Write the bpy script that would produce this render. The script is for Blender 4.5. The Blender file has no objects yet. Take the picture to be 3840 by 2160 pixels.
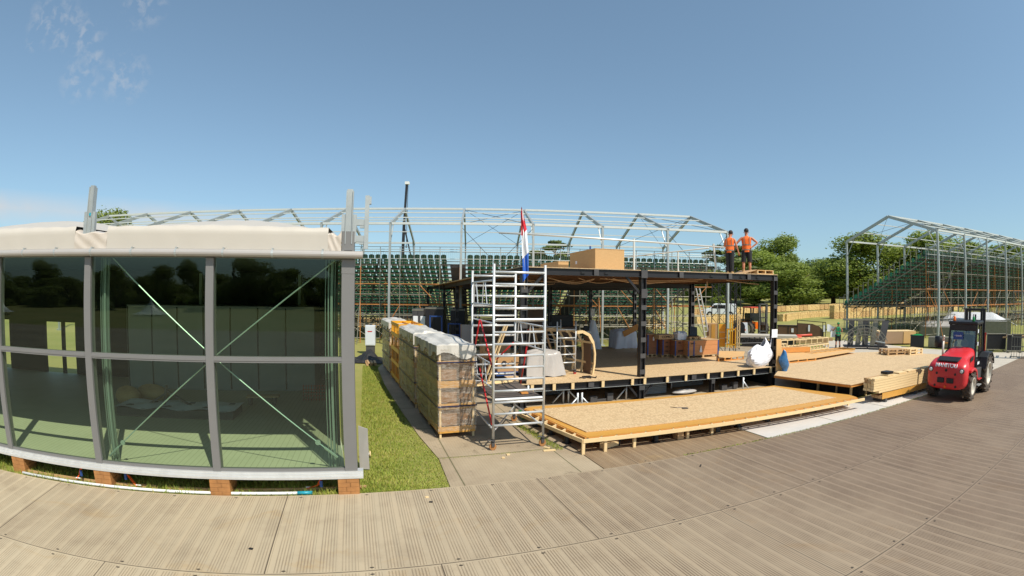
import bpy, bmesh, math, random
from mathutils import Vector, Matrix
random.seed(7)
sc=bpy.context.scene
COL=sc.collection
rad=math.radians; PI=math.pi
H=3.6
# ------------------------------------------------------------------ camera (wide barrel lens fitted to the photo)
FP,C3,C5,PIT,ROL=1799.978,0.114797993,-0.0666682254,0.0125237560,0.00903907524
def ray(u,v):
    dx,dz=u-1920.,-(v-1080.); r=math.hypot(dx,dz)+1e-9; th=r/FP
    for _ in range(25):
        th-= (FP*(th+C3*th**3+C5*th**5)-r)/(FP*(1+3*C3*th*th+5*C5*th**4))
    s=math.sin(th); x3,z3=s*dx/r,s*dz/r; y2=math.cos(th)
    cr,sr=math.cos(ROL),math.sin(ROL); x=x3*cr-z3*sr; z2=x3*sr+z3*cr
    cp,sp=math.cos(PIT),math.sin(PIT)
    return Vector((x,y2*cp-z2*sp,y2*sp+z2*cp))
def at(u,v,z=0.0):                       # photo pixel -> point on the level z
    d=ray(u,v); return Vector((0,0,H))+d*((z-H)/d.z)
def far(u,v,R):                          # photo pixel -> point at horizontal range R
    d=ray(u,v); return Vector((0,0,H))+d*(R/math.hypot(d.x,d.y))
ZG=[(0,0),(42,0),(75,.55),(110,1.4),(170,3.0),(230,4.8),(320,8),(450,14),(700,24),(2500,40)]
def zg(x,y):
    r=math.hypot(x,y)
    if y<0: return 0.0
    k=min(1,max(0,(y/r-.15)/.2)) if r>1 else 0
    for (a,za),(b,zb) in zip(ZG,ZG[1:]):
        if r<=b: return k*(za+(zb-za)*(r-a)/(b-a))
    return k*40
def grd(u,v):
    d=ray(u,v); h=math.hypot(d.x,d.y); R=5.0
    while R<400:
        p=Vector((0,0,H))+d*(R/h)
        if p.z<=zg(p.x,p.y): return p
        R+=.1
    return p
cam=bpy.data.cameras.new('camera'); co=bpy.data.objects.new('camera',cam); COL.objects.link(co)
cam.type='PANO'; cam.sensor_width=36; cam.sensor_fit='HORIZONTAL'; cam.clip_start=.05; cam.clip_end=6000
try: cc=cam.cycles; cc.panorama_type='FISHEYE_LENS_POLYNOMIAL'
except Exception: cc=cam; cc.panorama_type='FISHEYE_LENS_POLYNOMIAL'
cc.fisheye_fov=rad(175)
cc.fisheye_polynomial_k0=0.0; cc.fisheye_polynomial_k1=-5.81053540e-02; cc.fisheye_polynomial_k2=-4.20008147e-04
cc.fisheye_polynomial_k3=7.20179185e-05; cc.fisheye_polynomial_k4=-2.44914804e-06
fw=Vector((0,math.cos(PIT),math.sin(PIT))); up=Vector((0,-math.sin(PIT),math.cos(PIT))); rt=Vector((1,0,0))
r2=rt*math.cos(ROL)+up*math.sin(ROL); u2=-rt*math.sin(ROL)+up*math.cos(ROL)
m=Matrix((r2,u2,-fw)).transposed().to_4x4(); m.translation=Vector((0,0,H)); co.matrix_world=m
sc.camera=co
sc.view_settings.view_transform='Standard'; sc.view_settings.look='None'; sc.view_settings.gamma=1; sc.view_settings.exposure=0.25
sc.cycles.max_bounces=8; sc.cycles.transparent_max_bounces=24; sc.cycles.sample_clamp_indirect=6
# ------------------------------------------------------------------ materials
def lin(c):
    return tuple(((x/255)/12.92 if x/255<=.04045 else ((x/255+.055)/1.055)**2.4) for x in c)
MC={}
class NT:
    def __init__(s,m):
        s.m=m; m.use_nodes=True; s.t=m.node_tree; s.t.nodes.clear(); s.L=s.t.links.new
    def n(s,ty,**k):
        nd=s.t.nodes.new(ty)
        for a,b in k.items():
            if a in nd.inputs.keys() if isinstance(a,str) else False: nd.inputs[a].default_value=b
            else: setattr(nd,a,b)
        return nd
    def math(s,op,a,b=None,c=None):
        nd=s.t.nodes.new('ShaderNodeMath'); nd.operation=op
        for i,x in enumerate((a,b,c)):
            if x is None: continue
            if isinstance(x,(int,float)): nd.inputs[i].default_value=x
            else: s.L(x,nd.inputs[i])
        return nd.outputs[0]
    def mixc(s,f,a,b,blend='MIX'):
        nd=s.t.nodes.new('ShaderNodeMix'); nd.data_type='RGBA'; nd.blend_type=blend
        for i,x in ((0,f),(6,a),(7,b)):
            if isinstance(x,(int,float)): nd.inputs[i].default_value=x
            elif isinstance(x,tuple): nd.inputs[i].default_value=(*x[:3],1)
            else: s.L(x,nd.inputs[i])
        return nd.outputs[2]
    def noise(s,vec,scale,detail=4,rough=.6,dist=0):
        nd=s.t.nodes.new('ShaderNodeTexNoise'); nd.inputs['Scale'].default_value=scale; nd.inputs['Detail'].default_value=detail
        nd.inputs['Roughness'].default_value=rough; nd.inputs['Distortion'].default_value=dist
        if vec is not None: s.L(vec,nd.inputs['Vector'])
        return nd.outputs['Fac']
    def ramp(s,f,*st):
        nd=s.t.nodes.new('ShaderNodeValToRGB'); e=nd.color_ramp.elements
        while len(e)<len(st): e.new(.5)
        for i,(p,c) in enumerate(st):
            e[i].position=p; e[i].color=(*c,1) if isinstance(c,tuple) else (c,c,c,1)
        s.L(f,nd.inputs[0]); return nd.outputs[0]
    def coord(s,kind='Object',scale=None):
        tc=s.t.nodes.new('ShaderNodeTexCoord'); o=tc.outputs[kind]
        if scale:
            mp=s.t.nodes.new('ShaderNodeMapping'); mp.inputs['Scale'].default_value=scale; s.L(o,mp.inputs[0]); o=mp.outputs[0]
        return o
    def out(s,col,rough=.6,metal=0.,bump=None,bs=.3,bd=.01,spec=None,alpha=None,trans=None):
        p=s.t.nodes.new('ShaderNodeBsdfPrincipled'); o=s.t.nodes.new('ShaderNodeOutputMaterial')
        def setv(nm,x):
            if isinstance(x,tuple): p.inputs[nm].default_value=(*x[:3],1)
            elif isinstance(x,(int,float)): p.inputs[nm].default_value=x
            else: s.L(x,p.inputs[nm])
        setv('Base Color',col); setv('Roughness',rough); setv('Metallic',metal)
        if spec is not None: setv('Specular IOR Level',spec)
        if alpha is not None: setv('Alpha',alpha)
        if bump is not None:
            b=s.t.nodes.new('ShaderNodeBump'); b.inputs['Strength'].default_value=bs; b.inputs['Distance'].default_value=bd
            s.L(bump,b.inputs['Height']); s.L(b.outputs[0],p.inputs['Normal'])
        s.L(p.outputs[0],o.inputs[0]); return p
def mat(name,rgb,rough=.6,metal=0.,var=.12,scale=3.,det=5,bs=.15,stretch=None,dirt=0.,spec=None):
    if name in MC: return MC[name]
    m=bpy.data.materials.new(name); N=NT(m); c=lin(rgb)
    co_=N.coord('Object',stretch); f=N.noise(co_,scale,det)
    col=N.mixc(f,tuple(x*(1-var*1.6) for x in c),tuple(min(1,x*(1+var*1.6)) for x in c))
    if dirt>0:
        g=N.noise(N.coord('Object'),scale*.35,6,.7); g=N.ramp(g,(.5,0.),(.7,1.))
        col=N.mixc(N.math('MULTIPLY',g,dirt),col,tuple(x*.45 for x in c))
    N.out(col,rough,metal,f,bs,.01,spec); MC[name]=m; return m
M={}
M['black']=mat('black_steel_paint',(44,42,44),.45,.2,.15,2,dirt=.2)
M['dkgrey']=mat('dark_grey_paint',(78,76,76),.5,.1,.15,3,dirt=.3)
M['greyal']=mat('grey_frame_coating',(122,120,118),.5,.15,.05,2,bs=.05)
M['alu']=mat('brushed_aluminium',(214,214,212),.4,.45,.1,6,stretch=(1,1,.2))
M['alud']=mat('dull_aluminium',(176,180,178),.5,.5,.12,4,dirt=.15)
M['aluw']=mat('bright_aluminium_beam',(214,214,208),.42,.35,.06,4)
M['galv']=mat('galvanised_tube',(134,130,116),.55,.4,.2,5,dirt=.25)
M['rust']=mat('rust_stained_tube',(186,122,66),.75,.1,.35,9,dirt=.2)
M['seat']=mat('green_plastic_seat',(24,84,62),.42,0,.1,3)
M['seatr']=mat('green_plastic_seat_far',(30,92,74),.42,0,.1,3)
M['pine']=mat('pale_pine',(226,196,146),.65,0,.12,9,stretch=(1,1,6),bs=.1)
M['pine2']=mat('weathered_pine',(188,152,108),.7,0,.2,7,stretch=(1,1,5))
M['oranget']=mat('orange_toned_timber',(204,138,66),.6,0,.12,6,stretch=(.4,2,2))
M['ochre']=mat('ochre_faced_board',(204,150,70),.45,0,.05,1.5,bs=.03)
M['birch']=mat('plain_birch_ply',(214,170,112),.6,0,.06,2)
M['brownply']=mat('brown_phenolic_ply',(104,76,54),.5,0,.1,2)
M['red']=mat('red_machine_paint',(208,46,50),.34,0,.12,3,bs=.02,dirt=.25,spec=.6)
M['redtube']=mat('red_brace_paint',(196,36,40),.4,.1,.08,4)
M['orangered']=mat('orange_red_pipe',(206,74,46),.45,0,.1,4)
M['rubber']=mat('tyre_rubber',(46,43,42),.85,0,.25,14,bs=.5,dirt=.0)
M['rubberd']=mat('dusty_tyre_rubber',(84,74,64),.9,0,.25,10,bs=.5)
M['rim']=mat('grey_rim',(206,198,184),.5,.3,.1,4)
M['white']=mat('white_painted',(226,226,222),.45,0,.04,3)
M['whiteg']=mat('white_cabinet',(210,214,218),.4,0,.04,3)
M['film']=None
M['blue']=mat('blue_painted_steel',(44,78,140),.45,.1,.1,4)
M['navy']=mat('navy_strap',(36,40,72),.6,0,.1,5)
M['blackpl']=mat('black_plastic',(30,29,30),.5,0,.2,5)
M['green']=mat('green_plastic',(22,130,66),.4,0,.08,4)
M['yellowm']=mat('yellow_lacquer',(232,168,44),.4,0,.05,3)
M['paper']=mat('white_paper',(236,236,238),.7,0,.03,4)
M['hiviz']=mat('orange_hi_vis_cloth',(255,112,36),.75,0,.12,9,bs=.5)
M['hivizg']=mat('green_vest_cloth',(42,168,110),.75,0,.12,9,bs=.5)
M['band']=mat('reflective_band',(150,122,104),.4,.2,.05,9)
M['skin']=mat('tanned_skin',(196,128,96),.55,0,.08,6)
M['hair']=mat('dark_hair',(40,30,26),.7,0,.2,20)
M['shorts']=mat('black_work_cloth',(38,38,42),.8,0,.2,9,bs=.4)
M['boots']=mat('tan_work_boots',(178,144,98),.75,0,.15,9)
M['straw']=mat('straw',(204,172,116),.9,0,.35,6,det=8,bs=.8)
M['strawd']=mat('weathered_straw',(186,150,100),.9,0,.4,6,det=8,bs=.8)
M['bark']=mat('bark',(84,68,52),.9,0,.3,6,bs=.6)
M['blockw']=mat('stained_timber_block',(168,116,66),.75,0,.3,5,bs=.2,dirt=.3)
M['strap']=mat('orange_ratchet_strap',(236,96,36),.6,0,.05,8)
M['teal']=mat('teal_plastic',(40,150,170),.4,0,.05,4)
M['sheetm']=mat('corrugated_zinc',(150,152,152),.45,.5,.15,3)
M['fab']=mat('cream_pvc_membrane',(188,180,168),.5,0,.04,1.5,bs=.1)
M['whitevan']=mat('white_van_paint',(222,224,228),.25,0,.02,2)
M['darkglass']=mat('dark_window_glass',(28,34,38),.08,0,.1,1,bs=0)
M['flagr']=mat('red_flag_cloth',(206,40,52),.7); M['flagw']=mat('white_flag_cloth',(232,230,232),.7); M['flagb']=mat('blue_flag_cloth',(44,98,190),.7)
M['print']=mat('black_print',(40,30,26),.6); M['whiteprint']=mat('white_lettering',(240,240,238),.5)
M['orangecab']=mat('orange_beacon',(236,110,20),.3); M['darkplank']=mat('dark_tread_board',(92,82,74),.7,0,.2,4)
def osb():
    m=bpy.data.materials.new('osb_board'); N=NT(m); c=N.coord('Object')
    v=N.t.nodes.new('ShaderNodeTexVoronoi'); v.inputs['Scale'].default_value=26; N.L(N.coord('Object',(1,.45,1)),v.inputs['Vector'])
    n1=N.noise(c,.7,3); n2=N.noise(c,9,5)
    col=N.mixc(N.math('MULTIPLY',v.outputs['Distance'],1.3),lin((224,194,148)),lin((166,132,90)))
    col=N.mixc(n2,col,N.mixc(.5,col,lin((234,208,168))))
    col=N.mixc(N.ramp(n1,(.35,0.),(.75,.45)),col,lin((204,176,134)))
    # panel joints
    sx=N.t.nodes.new('ShaderNodeSeparateXYZ'); N.L(c,sx.inputs[0])
    fx=N.math('FRACT',N.math('DIVIDE',sx.outputs[0],2.44)); fy=N.math('FRACT',N.math('DIVIDE',sx.outputs[1],1.22))
    j=N.math('MAXIMUM',N.math('LESS_THAN',fx,.005),N.math('LESS_THAN',fy,.010))
    col=N.mixc(N.ramp(N.noise(c,.45,6,.7,1.0),(.55,0.),(.68,.35)),col,lin((168,140,104)))
    col=N.mixc(N.math('MULTIPLY',j,.55),col,lin((96,66,38)))
    N.out(col,.7,0,v.outputs['Distance'],.3,.004); return m
M['osb']=osb()
def osbedge():
    m=bpy.data.materials.new('stacked_board_edges'); N=NT(m); c=N.coord('Object')
    sx=N.t.nodes.new('ShaderNodeSeparateXYZ'); N.L(c,sx.inputs[0])
    fz=N.math('FRACT',N.math('DIVIDE',sx.outputs[2],.018)); l=N.math('LESS_THAN',fz,.28)
    n=N.noise(N.coord('Object',(3,3,55)),1.4,4)
    col=N.mixc(n,lin((186,146,96)),lin((224,184,130))); col=N.mixc(N.math('MULTIPLY',l,.6),col,lin((128,88,50)))
    N.out(col,.75,0,n,.3,.01); return m
M['osbedge']=osbedge()
def filmmat(name,rgb,alpha,rough=.22):
    m=bpy.data.materials.new(name); N=NT(m); c=N.coord('Object')
    w=N.noise(N.coord('Object',(1,1,5)),3.2,6,.7,1.2)
    a=N.ramp(w,(.3,max(0.,alpha-.3)),(.72,min(1.,alpha+.35)))
    col=N.mixc(N.noise(c,5,4),tuple(x*.85 for x in lin(rgb)),lin(rgb))
    N.out(col,rough,0,w,.9,.05,.6,alpha=a); return m
M['film']=filmmat('clear_stretch_film',(226,218,204),.16,.10)
M['film2']=filmmat('grass_reflection_film',(218,208,156),.5,.25)  # left-side film, grass reflection put into its colour
M['filmw']=filmmat('white_polythene',(226,226,226),1.25,.3)
M['filmwhite']=mat('white_woven_bag',(234,234,240),.45,0,.06,2.2,bs=.5)
M['filmgrey']=mat('translucent_grey_sheeting',(176,170,164),.35,0,.1,2,bs=.6)
def glass():
    m=bpy.data.materials.new('tinted_glass'); N=NT(m)
    t=N.t.nodes.new('ShaderNodeBsdfTransparent'); t.inputs[0].default_value=(.70,.80,.68,1)
    g=N.t.nodes.new('ShaderNodeBsdfGlossy'); g.inputs['Roughness'].default_value=.004; g.inputs['Color'].default_value=(.62,.72,.68,1)
    ge=N.t.nodes.new('ShaderNodeNewGeometry'); dp=N.t.nodes.new('ShaderNodeVectorMath'); dp.operation='DOT_PRODUCT'
    N.L(ge.outputs['Normal'],dp.inputs[0]); N.L(ge.outputs['Incoming'],dp.inputs[1])
    ca=N.math('ABSOLUTE',dp.outputs['Value']); fz=N.math('POWER',N.math('SUBTRACT',1.0,ca),5.0)
    mx=N.t.nodes.new('ShaderNodeMixShader'); o=N.t.nodes.new('ShaderNodeOutputMaterial')
    f=N.math('ADD',N.math('MULTIPLY',fz,.85),.072)
    N.L(f,mx.inputs[0]); N.L(t.outputs[0],mx.inputs[1]); N.L(g.outputs[0],mx.inputs[2]); N.L(mx.outputs[0],o.inputs[0]); return m
M['glass']=glass()
def leafmat(name,c1,c2,tr=.42):
    m=bpy.data.materials.new(name); N=NT(m)
    oi=N.t.nodes.new('ShaderNodeObjectInfo'); n=N.noise(N.coord('Object'),.9,5,.7)
    gi=N.t.nodes.new('ShaderNodeNewGeometry')
    f=N.math('ADD',N.math('MULTIPLY',gi.outputs['Random Per Island'],.6),N.math('MULTIPLY',n,.45))
    col=N.mixc(f,lin(c1),lin(c2)); col=N.mixc(N.math('MULTIPLY',oi.outputs['Random'],.35),col,lin((92,104,44)))
    p=N.out(col,.6,0); 
    d=N.t.nodes.new('ShaderNodeBsdfTranslucent'); N.L(col,d.inputs[0]); mx=N.t.nodes.new('ShaderNodeMixShader'); mx.inputs[0].default_value=tr
    o=[x for x in N.t.nodes if x.type=='OUTPUT_MATERIAL'][0]
    N.L(p.outputs[0],mx.inputs[1]); N.L(d.outputs[0],mx.inputs[2]); N.L(mx.outputs[0],o.inputs[0]); return m
M['leafA']=leafmat('broad_leaves',(78,100,30),(176,190,86))
M['leafB']=leafmat('dark_needles',(56,72,30),(124,138,68),.15)
M['leafC']=leafmat('yellow_green_leaves',(92,114,30),(172,186,84))
M['leafD']=leafmat('distant_leaves',(70,88,48),(112,130,78),.1)
def grassmat():
    m=bpy.data.materials.new('grass_blades'); N=NT(m); gi=N.t.nodes.new('ShaderNodeNewGeometry'); n=N.noise(N.coord('Object'),1.3,4)
    f=N.math('ADD',N.math('MULTIPLY',gi.outputs['Random Per Island'],.5),N.math('MULTIPLY',n,.5))
    col=N.ramp(f,(.15,lin((92,112,34))),(.5,lin((136,150,50))),(.85,lin((180,166,88))))
    N.out(col,.7,0); return m
M['grass']=grassmat()
# ------------------------------------------------------------------ mesh builder
class MB:
    def __init__(s): s.v=[]; s.f=[]
    def add(s,vs,fs):
        o=len(s.v); s.v+= [tuple(x) for x in vs]; s.f+=[tuple(i+o for i in f) for f in fs]; return s
    def box(s,x0,x1,y0,y1,z0,z1):
        vs=[(x,y,z) for z in (z0,z1) for y in (y0,y1) for x in (x0,x1)]
        return s.add(vs,[(0,2,3,1),(4,5,7,6),(0,1,5,4),(2,6,7,3),(0,4,6,2),(1,3,7,5)])
    def cbox(s,c,d): return s.box(c[0]-d[0]/2,c[0]+d[0]/2,c[1]-d[1]/2,c[1]+d[1]/2,c[2]-d[2]/2,c[2]+d[2]/2)
    def bar(s,p,q,w,h=None,up=(0,0,1)):
        p=Vector(p); q=Vector(q); h=h or w; d=(q-p).normalized(); up=Vector(up)
        if abs(d.dot(up))>.98: up=Vector((0,1,0)) if abs(d.y)<.9 else Vector((1,0,0))
        a=d.cross(up).normalized(); b=a.cross(d)
        vs=[e+a*(i*w/2)+b*(j*h/2) for e in (p,q) for j in (-1,1) for i in (-1,1)]
        return s.add(vs,[(0,1,3,2),(4,6,7,5),(0,4,5,1),(2,3,7,6),(0,2,6,4),(1,5,7,3)])
    def tube(s,p,q,r,n=7,r2=None,cap=True):
        p=Vector(p); q=Vector(q); d=(q-p).normalized(); up=Vector((0,0,1)) if abs(d.z)<.9 else Vector((1,0,0))
        a=d.cross(up).normalized(); b=a.cross(d); r2=r if r2 is None else r2
        vs=[p+(a*math.cos(2*PI*i/n)+b*math.sin(2*PI*i/n))*r for i in range(n)]+[q+(a*math.cos(2*PI*i/n)+b*math.sin(2*PI*i/n))*r2 for i in range(n)]
        fs=[(i,(i+1)%n,n+(i+1)%n,n+i) for i in range(n)]
        if cap: fs+=[tuple(range(n-1,-1,-1)),tuple(range(n,2*n))]
        return s.add(vs,fs)
    def path(s,pts,r,n=6):
        for a,b in zip(pts,pts[1:]): s.tube(a,b,r,n)
        return s
    def prism(s,pts,d):          # closed polygon of 3-D points extruded by vector d
        n=len(pts); d=Vector(d); vs=[Vector(p) for p in pts]+[Vector(p)+d for p in pts]
        return s.add(vs,[tuple(range(n)),tuple(range(2*n-1,n-1,-1))]+[(i,n+i,n+(i+1)%n,(i+1)%n) for i in range(n)])
    def lathe(s,prof,c=(0,0,0),axis='x',n=20,cap=True):   # prof [(t,r)]
        vs=[];fs=[]
        for t,r in prof:
            for i in range(n):
                a=2*PI*i/n; y,z=r*math.cos(a),r*math.sin(a)
                vs.append({'x':(c[0]+t,c[1]+y,c[2]+z),'y':(c[0]+y,c[1]+t,c[2]+z),'z':(c[0]+y,c[1]+z,c[2]+t)}[axis])
        for k in range(len(prof)-1):
            fs+=[(k*n+i,k*n+(i+1)%n,(k+1)*n+(i+1)%n,(k+1)*n+i) for i in range(n)]
        if cap: fs+=[tuple(range(n-1,-1,-1)),tuple((len(prof)-1)*n+i for i in range(n))]
        return s.add(vs,fs)
    def grid(s,fn,nu,nv,close=False):
        vs=[fn(i/(nu-1),j/(nv-1)) for j in range(nv) for i in range(nu)]
        return s.add(vs,[(j*nu+i,j*nu+i+1,(j+1)*nu+i+1,(j+1)*nu+i) for j in range(nv-1) for i in range(nu-1)])
    def build(s,name,m,parent=None,smooth=False,bevel=0,sub=0,recalc=True,loc=None,rot=None):
        me=bpy.data.meshes.new(name); me.from_pydata(s.v,[],s.f); me.update()
        if recalc:
            b=bmesh.new(); b.from_mesh(me); bmesh.ops.recalc_face_normals(b,faces=b.faces[:]); b.to_mesh(me); b.free()
        if smooth: me.polygons.foreach_set('use_smooth',[True]*len(me.polygons))
        me.materials.append(m); o=bpy.data.objects.new(name,me); COL.objects.link(o)
        if parent: o.parent=parent
        if loc: o.location=loc
        if rot: o.rotation_euler=rot
        if bevel:
            md=o.modifiers.new('bevel','BEVEL'); md.width=bevel; md.segments=2; md.limit_method='ANGLE'
        if sub:
            md=o.modifiers.new('sub','SUBSURF'); md.levels=sub; md.render_levels=sub
        return o
def thing(name,label,cat,loc=(0,0,0),deg=0,group=None):
    o=bpy.data.objects.new(name,None); COL.objects.link(o); o.location=loc; o.rotation_euler=(0,0,rad(deg))
    o.empty_display_size=.2; return tag(o,label,cat,group)
def tag(o,label=None,cat=None,group=None,kind=None):
    if label: o['label']=label
    if cat: o['category']=cat
    if group: o['group']=group
    if kind: o['kind']=kind
    return o
def dup(root,loc,deg=0,label=None,group=None,sc_=None):
    r=root.copy(); COL.objects.link(r); r.location=loc; r.rotation_euler=(0,0,rad(deg))
    if sc_: r.scale=sc_ if isinstance(sc_,tuple) else (sc_,)*3
    if label: r['label']=label
    if group: r['group']=group
    for ch in list(root.children):
        c=ch.copy(); COL.objects.link(c); c.parent=r
        for g in list(ch.children):
            d=g.copy(); COL.objects.link(d); d.parent=c
    return r
def text(s,name,m,parent,size,loc,rot,ext=.004,font_w=1.0):
    cu=bpy.data.curves.new(name,'FONT'); cu.body=s; cu.size=size; cu.extrude=ext; cu.align_x='CENTER'; cu.align_y='CENTER'; cu.offset=.012*size
    t=bpy.data.objects.new(name,cu); COL.objects.link(t)
    dg=bpy.context.evaluated_depsgraph_get(); dg.update(); me=bpy.data.meshes.new_from_object(t.evaluated_get(dg))
    bpy.data.objects.remove(t); me.name=name; me.materials.clear(); me.materials.append(m)
    o=bpy.data.objects.new(name,me); COL.objects.link(o); o.parent=parent; o.location=loc; o.rotation_euler=rot; o.scale=(font_w,1,1); return o
def local(th,p):  # world point -> local of a thing (rot z)
    a=-th.rotation_euler.z; d=Vector(p)-th.location
    return Vector((d.x*math.cos(a)-d.y*math.sin(a),d.x*math.sin(a)+d.y*math.cos(a),d.z))
def fr(o,deg,a,b,z=0):
    c,s=math.cos(rad(deg)),math.sin(rad(deg)); return Vector((o[0]+a*c-b*s,o[1]+a*s+b*c,z))
# ------------------------------------------------------------------ sky, sun
SUN_EL,SUN_AZ=rad(52),math.atan2(.653,-.757)
w=bpy.data.worlds.new('World'); sc.world=w; w.use_nodes=True; wt=w.node_tree; wt.nodes.clear()
class WN(NT):
    def __init__(s,t): s.t=t; s.L=t.links.new
WNN=WN(wt)
sky=wt.nodes.new('ShaderNodeTexSky'); sky.sky_type='NISHITA'; sky.sun_disc=False; sky.sun_elevation=SUN_EL; sky.sun_rotation=SUN_AZ
sky.air_density=1.0; sky.dust_density=.7; sky.ozone_density=1.6; sky.altitude=50
bg=wt.nodes.new('ShaderNodeBackground'); bg.inputs[1].default_value=.15; wo=wt.nodes.new('ShaderNodeOutputWorld')
tc=wt.nodes.new('ShaderNodeTexCoord'); D=tc.outputs['Generated']
def around(d,inner,outer):    # soft patch of sky around a direction
    dp=wt.nodes.new('ShaderNodeVectorMath'); dp.operation='DOT_PRODUCT'; WNN.L(D,dp.inputs[0]); dp.inputs[1].default_value=d.normalized()
    mr=wt.nodes.new('ShaderNodeMapRange'); mr.inputs[1].default_value=math.cos(rad(outer)); mr.inputs[2].default_value=math.cos(rad(inner)); mr.clamp=True
    WNN.L(dp.outputs['Value'],mr.inputs[0]); return mr.outputs[0]
mask=None
for (u,v,i,o_) in ((190,75,1.0,3.2),(245,100,.8,3.0),(320,140,.6,2.6),(355,205,.1,1.5),(470,290,.3,3.2),(300,300,.2,2.6),(540,20,.2,3),(125,155,.1,1.2)):
    a=around(ray(u,v),i,o_); mask=a if mask is None else WNN.math('MAXIMUM',mask,a)
mp=wt.nodes.new('ShaderNodeMapping'); mp.inputs['Scale'].default_value=(1,1,1); WNN.L(D,mp.inputs[0])
cn=WNN.noise(mp.outputs[0],52,5,.55,.3); cn=WNN.ramp(cn,(.47,0.),(.66,1.))
cl=WNN.math('MULTIPLY',WNN.math('MULTIPLY',cn,mask),.26)
# low thin band over the left horizon
sx=wt.nodes.new('ShaderNodeSeparateXYZ'); WNN.L(D,sx.inputs[0])
be=WNN.math('ABSOLUTE',WNN.math('SUBTRACT',sx.outputs[2],ray(430,805).z)); be=WNN.math('SUBTRACT',1.0,WNN.math('MULTIPLY',be,30)); be=WNN.math('MAXIMUM',be,0.0)
bm=around(ray(250,800),12,30); bn=WNN.noise(D,9,6,.6,.5)
band=WNN.math('MULTIPLY',WNN.math('MULTIPLY',be,bm),WNN.math('MULTIPLY',bn,1.1))
cl=WNN.math('MAXIMUM',cl,band)
hs=wt.nodes.new('ShaderNodeHueSaturation'); hs.inputs['Saturation'].default_value=.84; WNN.L(sky.outputs[0],hs.inputs['Color'])
gm_=wt.nodes.new('ShaderNodeGamma'); gm_.inputs[1].default_value=.74; WNN.L(WNN.mixc(1.0,hs.outputs[0],(.2,.2,.2),'MULTIPLY'),gm_.inputs[0])
grade=WNN.mixc(1.0,gm_.outputs[0],(2.62,3.42,3.80),'MULTIPLY')
skc=WNN.mixc(cl,grade,(3.9,3.8,3.75))
WNN.L(skc,bg.inputs[0]); WNN.L(bg.outputs[0],wo.inputs[0])
sl=bpy.data.lights.new('sun','SUN'); sl.energy=4.3; sl.angle=rad(.53); sl.color=(1,.94,.83); so=bpy.data.objects.new('sun',sl); COL.objects.link(so)
sd=Vector((math.sin(SUN_AZ)*math.cos(SUN_EL),math.cos(SUN_AZ)*math.cos(SUN_EL),math.sin(SUN_EL)))
so.rotation_euler=sd.to_track_quat('Z','Y').to_euler(); so.location=(20,-20,40)
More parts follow.
